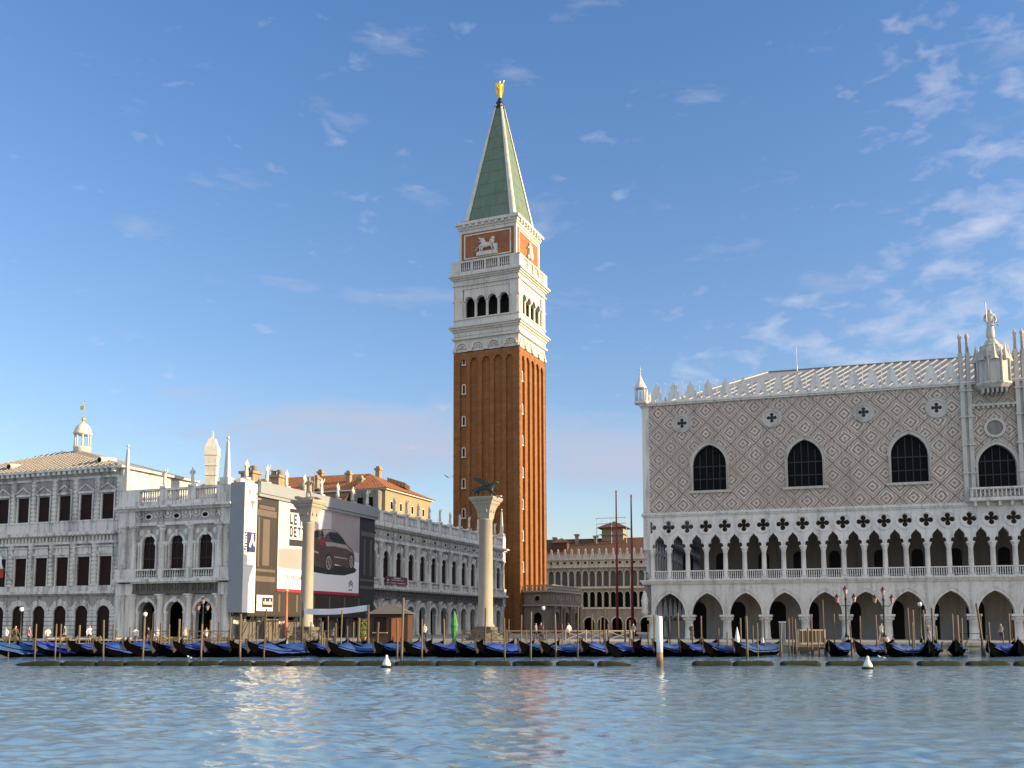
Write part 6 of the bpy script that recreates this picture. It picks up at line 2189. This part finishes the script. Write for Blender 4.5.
K = on_water(391, 92)
t = thing('kiosk', 'brown wooden kiosk with grey hipped roof on the quay before the library arcade', 'kiosk', (K[0], K[1], GZ), R(14))
zw = 2.55
part('wall', MB().box(-1.75, 1.75, -1.4, 1.4, 0, zw), 'kioskwood', t)
part('roof', MB().add([(-2.1, -1.75, zw), (2.1, -1.75, zw), (2.1, 1.75, zw), (-2.1, 1.75, zw), (-.3, 0, zw + .95), (.3, 0, zw + .95)], [(0, 1, 5, 4), (1, 2, 5), (2, 3, 4, 5), (3, 0, 4), (3, 2, 1, 0)]), 'kioskroof', t)
part('hatch', MB().box(-1.35, -.2, -1.46, -1.395, .9, 2.25), 'door', t)
part('door', MB().box(.25, 1.15, -1.45, -1.395, 0.02, 2.2), 'orangepaint', t)
part('counter', MB().box(-1.45, -.1, -1.75, -1.4, .8, .88), 'palerail', t)


# ================================================================== timber railings on the landing stages
def railing(pxa, pxb, da, db, mat, lab, h=1.05, z=GZ, step=1.55):
    a, b = on_water(pxa, da), on_water(pxb, db)
    Ln = hypot(b[0] - a[0], b[1] - a[1])
    t = thing('railing', lab, 'railing', (a[0], a[1], z), atan2(b[1] - a[1], b[0] - a[0]), 'timber railings on the quay')
    n = max(1, round(Ln / step))
    w = Ln / n
    r = MB().box(0, Ln, -.04, .04, h - .08, h).box(0, Ln, -.03, .03, .15, .22)
    part('rail', r, mat, t)
    for i in range(n + 1):
        part('post', MB().box(i * w - .05, i * w + .05, -.055, .055, 0, h + .08), mat, t)
    for i in range(n):
        x0, x1 = i * w + .05, (i + 1) * w - .05
        part('cross_brace', MB().bar((x0, -.01, .22), (x1, -.01, h - .08), .035, n=4).bar((x0, .02, h - .08), (x1, .02, .22), .035, n=4), mat, t)


railing(150, 168, 85, 85, 'darkpole', 'dark lattice timber railing before the left arch of the library end')
railing(188, 228, 85.5, 86, 'darkpole', 'dark lattice timber railing before the right arch of the library end')
railing(286, 334, 87, 87, 'rail', 'brown lattice timber railing at the foot of the poster column')
railing(462, 506, 88, 88.5, 'darkpole', 'dark lattice timber railing at the foot of the lion column')
railing(507, 566, 88.5, 89, 'rail', 'brown lattice timber railing before the marble loggia')
railing(566, 607, 89, 89.5, 'palerail', 'pale lattice timber railing right of the marble loggia')
railing(608, 632, 89.5, 90, 'palerail', 'pale lattice timber railing between the two red flagpoles')

# landing stages
def stage(pxa, pxb, d, lab, mat='rail', front_rail=True):
    a, b = on_water(pxa, d), on_water(pxb, d)
    Ln = hypot(b[0] - a[0], b[1] - a[1])
    t = thing('landing_stage', lab, 'jetty', (a[0], a[1], 0), atan2(b[1] - a[1], b[0] - a[0]))
    dk = MB()
    n = int(Ln / .3)
    for i in range(n):
        dk.box(i * Ln / n + .01, (i + 1) * Ln / n - .01, 0, 4.2, .86, .94)
    dk.box(0, Ln, .1, .25, .7, .858).box(0, Ln, 3.9, 4.05, .7, .858)
    part('deck', dk, mat, t)
    m_ = max(2, int(Ln / 2.6))
    for i in range(m_ + 1):
        part('pile', MB().lathe([(.13, -1.5), (.12, .69)], 8, i * (Ln - .3) / m_ + .15, .3), 'darkpole', t)
    return t


stage(-40, 232, 88.2, 'long low timber landing stage before the mint and the library end')
st_ = stage(798, 830, 86.0, 'small timber landing stage with pale side boards before the fifth palace arch')
g = MB().box(0, 2.6, -.06, .0, 1.0, 2.0).box(.1, 2.5, -.1, -.061, 1.15, 1.85)
a = on_water(799, 85); b = on_water(825, 85)
t = thing('stage_gate', 'pale framed wooden gate board on the landing stage among poles', 'gate', (a[0], a[1], .94), atan2(b[1] - a[1], b[0] - a[0]))
part('board', MB().box(.05, 2.25, -.03, .03, .35, 1.35), 'darkpole', t)
fr = MB().box(0, 2.3, -.06, .06, 1.35, 1.47).box(0, 2.3, -.06, .06, .22, .34).box(-.06, .06, -.06, .06, 0, 1.5).box(2.24, 2.36, -.06, .06, 0, 1.5)
for i in range(1, 6):
    fr.box(i * .38 - .03, i * .38 + .03, -.06, -.031, .35, 1.35)
part('frame', fr, 'palerail', t)

# white wrapped cones, white pillar
for px, top, d, lab in ((738, 627, 84, 'white furled cloth cone above the dark prow of the gondola before the fourth arch'), (764, 637, 82, 'smaller white furled cloth cone low between mooring poles')):
    p = on_water(px, d)
    t = thing('furled_cloth', lab, 'parasol', (p[0], p[1], 0), 0, 'white furled cloths')
    z1 = CAMZ + (YH - top) * d / F
    part('cloth', MB().lathe([(.17, z1 - 1.25), (.22, z1 - 1.0), (.12, z1 - .5), (.02, z1)], 8, smooth=False), 'cloth', t)
    part('stem', MB().bar((0, 0, -.3), (0, 0, z1 - 1.2), .03), 'antenna', t)
p = on_water(783.5, 88)
t = thing('information_pillar', 'pale grey square pillar standing on the quay edge before the fifth palace arch', 'pillar', (p[0], p[1], GZ))
part('shaft', MB().box(-.26, .26, -.2, .2, .1, 1.75), 'wrapgrey', t)
part('cap', MB().box(-.3, .3, -.24, .24, 1.75, 1.85), 'whitepaint', t)
part('base', MB().box(-.32, .32, -.26, .26, 0, .1), 'granite', t)
# stone bench rows before the arcade
p = on_water(980, 93)
for px, lab in ((975, 'dark cafe table set with chairs behind it before the balcony arch'),):
    p = on_water(px, 92)
    t = thing('cafe_table', lab, 'table', (p[0], p[1], GZ))
    part('table_top', MB().box(-1.3, 1.3, -.4, .4, .72, .77), 'door', t)
    for x in (-1.1, 1.1):
        for y in (-.3, .3):
            part('leg', MB().bar((x, y, 0), (x, y, .72), .03), 'iron', t)
# potted shrub beside the column
p = on_water(363, 88)
t = thing('potted_shrub', 'small yellow green shrub in a pot left of the brown kiosk', 'plant', (p[0], p[1], GZ))
part('pot', MB().lathe([(.2, 0), (.28, .4), (.3, .45)], 10), 'tile', t)
rs = random.Random(5)
lf = MB()
for i in range(260):
    a, zz = rs.uniform(0, 2 * pi), rs.uniform(.45, 2.0)
    rr = rs.uniform(0, .45) * (1.15 - abs(zz - 1.1) / 1.3)
    c0 = Vector((rr * cos(a), rr * sin(a), zz))
    u = Vector((rs.uniform(-1, 1), rs.uniform(-1, 1), rs.uniform(-1, 1))).normalized() * .09
    w = u.orthogonal().normalized() * .04
    lf.add([c0 - u, c0 + w, c0 + u, c0 - w], [(0, 1, 2, 3)])
part('foliage', lf, 'leaf', t)
part('stem', MB().bar((0, 0, .4), (0, 0, 1.5), .03), 'darkpole', t)


# ================================================================== people on the quay
def person_mesh(pose):
    sw = {0: 0.0, 1: .16, 2: -.1}[pose]
    J = [(0, 0, .95, .15, .12), (-.09, -sw * .6, .72, .095, .10), (-.10, -sw, .48, .062, .065), (-.10, -sw * 1.1 + .05, .09, .042, .045), (-.11, -sw * 1.1 - .1, .04, .045, .035),
         (.09, sw * .6, .72, .095, .10), (.10, sw, .48, .062, .065), (.10, sw * 1.2 + .06, .09, .042, .045), (.11, sw * 1.2 - .08, .04, .045, .035),
         (0, 0, 1.18, .145, .10), (0, .01, 1.38, .175, .105), (0, 0, 1.50, .055, .055), (0, -.02, 1.60, .078, .09), (0, -.02, 1.70, .075, .085),
         (-.2, .01, 1.40, .06, .06), (-.25, .03 + sw * .4, 1.14, .045, .048), (-.24, -.10 + sw * .5, .92, .034, .036), (-.24, -.14 + sw * .5, .83, .04, .025),
         (.2, .01, 1.40, .06, .06), (.25, .03 - sw * .4, 1.14, .045, .048), (.22, -.14 - sw * .5, .95 + .15 * (pose == 2), .034, .036), (.20, -.2 - sw * .5, .88 + .2 * (pose == 2), .04, .025)]
    E = [(0, 1), (1, 2), (2, 3), (3, 4), (0, 5), (5, 6), (6, 7), (7, 8), (0, 9), (9, 10), (10, 11), (11, 12), (12, 13), (10, 14), (14, 15), (15, 16), (16, 17), (10, 18), (18, 19), (19, 20), (20, 21)]

    def pick(c):
        if c.z > 1.47:
            return 3 if (c.z > 1.69 or (c.y > .02 and c.z > 1.56)) else 2
        if c.z > .93 or (abs(c.x) > .19 and c.z > .9): return 0
        if abs(c.x) > .17 and c.z > .78: return 2
        return 1 if c.z > .10 else 3
    return skin_mesh('body', J, E, ['cloth', 'navy', 'skin', 'hair'], pick=pick)


PM = [person_mesh(i) for i in range(3)]
cl = {}
for n, c_ in dict(white=(.7, .7, .68), red=(.40, .04, .04), black=(.02, .02, .022), blue=(.04, .10, .32), grey=(.24, .24, .25), beige=(.45, .36, .25), orange=(.55, .20, .04), green=(.06, .16, .07), pink=(.55, .25, .28), navy=(.02, .03, .09), brown=(.13, .075, .045)).items():
    M['cl_' + n] = plain(n + '_fabric', c_, .8, .12, 6)
PEOPLE = [(4, 'white', 'navy', 90), (13.5, 'brown', 'grey', 90.5), (27, 'pink', 'black', 90), (46, 'white', 'brown', 90), (63, 'grey', 'black', 90), (88, 'white', 'black', 90.5), (115, 'beige', 'black', 90),
          (134, 'white', 'grey', 90.5), (147, 'black', 'brown', 90), (156, 'white', 'beige', 90.4), (184, 'beige', 'black', 90), (205, 'white', 'brown', 90.4), (333.5, 'white', 'navy', 92), (424, 'white', 'black', 94),
          (536, 'grey', 'black', 95), (541, 'brown', 'black', 94.5), (569, 'white', 'brown', 93), (634, 'grey', 'black', 96), (692, 'black', 'navy', 99), (883, 'white', 'beige', 91), (930, 'brown', 'grey', 96), (1003, 'grey', 'navy', 96)]
seen = {}
for i, (px, top, bot, d) in enumerate(PEOPLE):
    p = on_water(px, d)
    z = GZ if p[1] > edge_y(p[0]) + .3 else .94
    o = obj('person', PM[i % 3], None, (p[0], p[1], z), R((i * 83) % 360), sc=random.uniform(.94, 1.06))
    for k, n in ((0, 'cl_' + top), (1, 'cl_' + bot)):
        o.material_slots[k].link = 'OBJECT'
        o.material_slots[k].material = M[n]
    lab = 'person in %s top and %s trousers %s' % (top, bot, where(px))
    tag(o, lab, 'person', 'people on the quay')

# yellow barrier boards and luggage piles among the crowd on the stage
bm_b = MB().box(-.75, .75, -.03, .03, .45, .80).mesh('board', 'yellowpaint')
bm_l = MB().bar((-.6, .25, 0), (-.6, 0, .9), .03).bar((-.6, -.25, 0), (-.6, 0, .9), .03).bar((.6, .25, 0), (.6, 0, .9), .03).bar((.6, -.25, 0), (.6, 0, .9), .03).mesh('trestle', 'rail')
bm_w = MB().box(-.75, .75, -.045, -.031, .56, .70).mesh('white_stripe', 'whitepaint')
BX = [9, 53, 61, 82, 92, 122, 170, 184, 226]
for i, px in enumerate(BX):
    d = 88.6 + (i % 3) * .35
    p = on_water(px, d)
    lab = 'yellow trestle barrier %s, %s barrier from the left' % (where(px), ORD[i])
    t = thing('barrier', lab, 'barrier', (p[0], p[1], .94), R(17.5 + random.uniform(-14, 14)), 'yellow barriers on the landing stage')
    obj('board', bm_b, t)
    obj('trestle', bm_l, t)
    if i % 2: obj('white_stripe', bm_w, t)
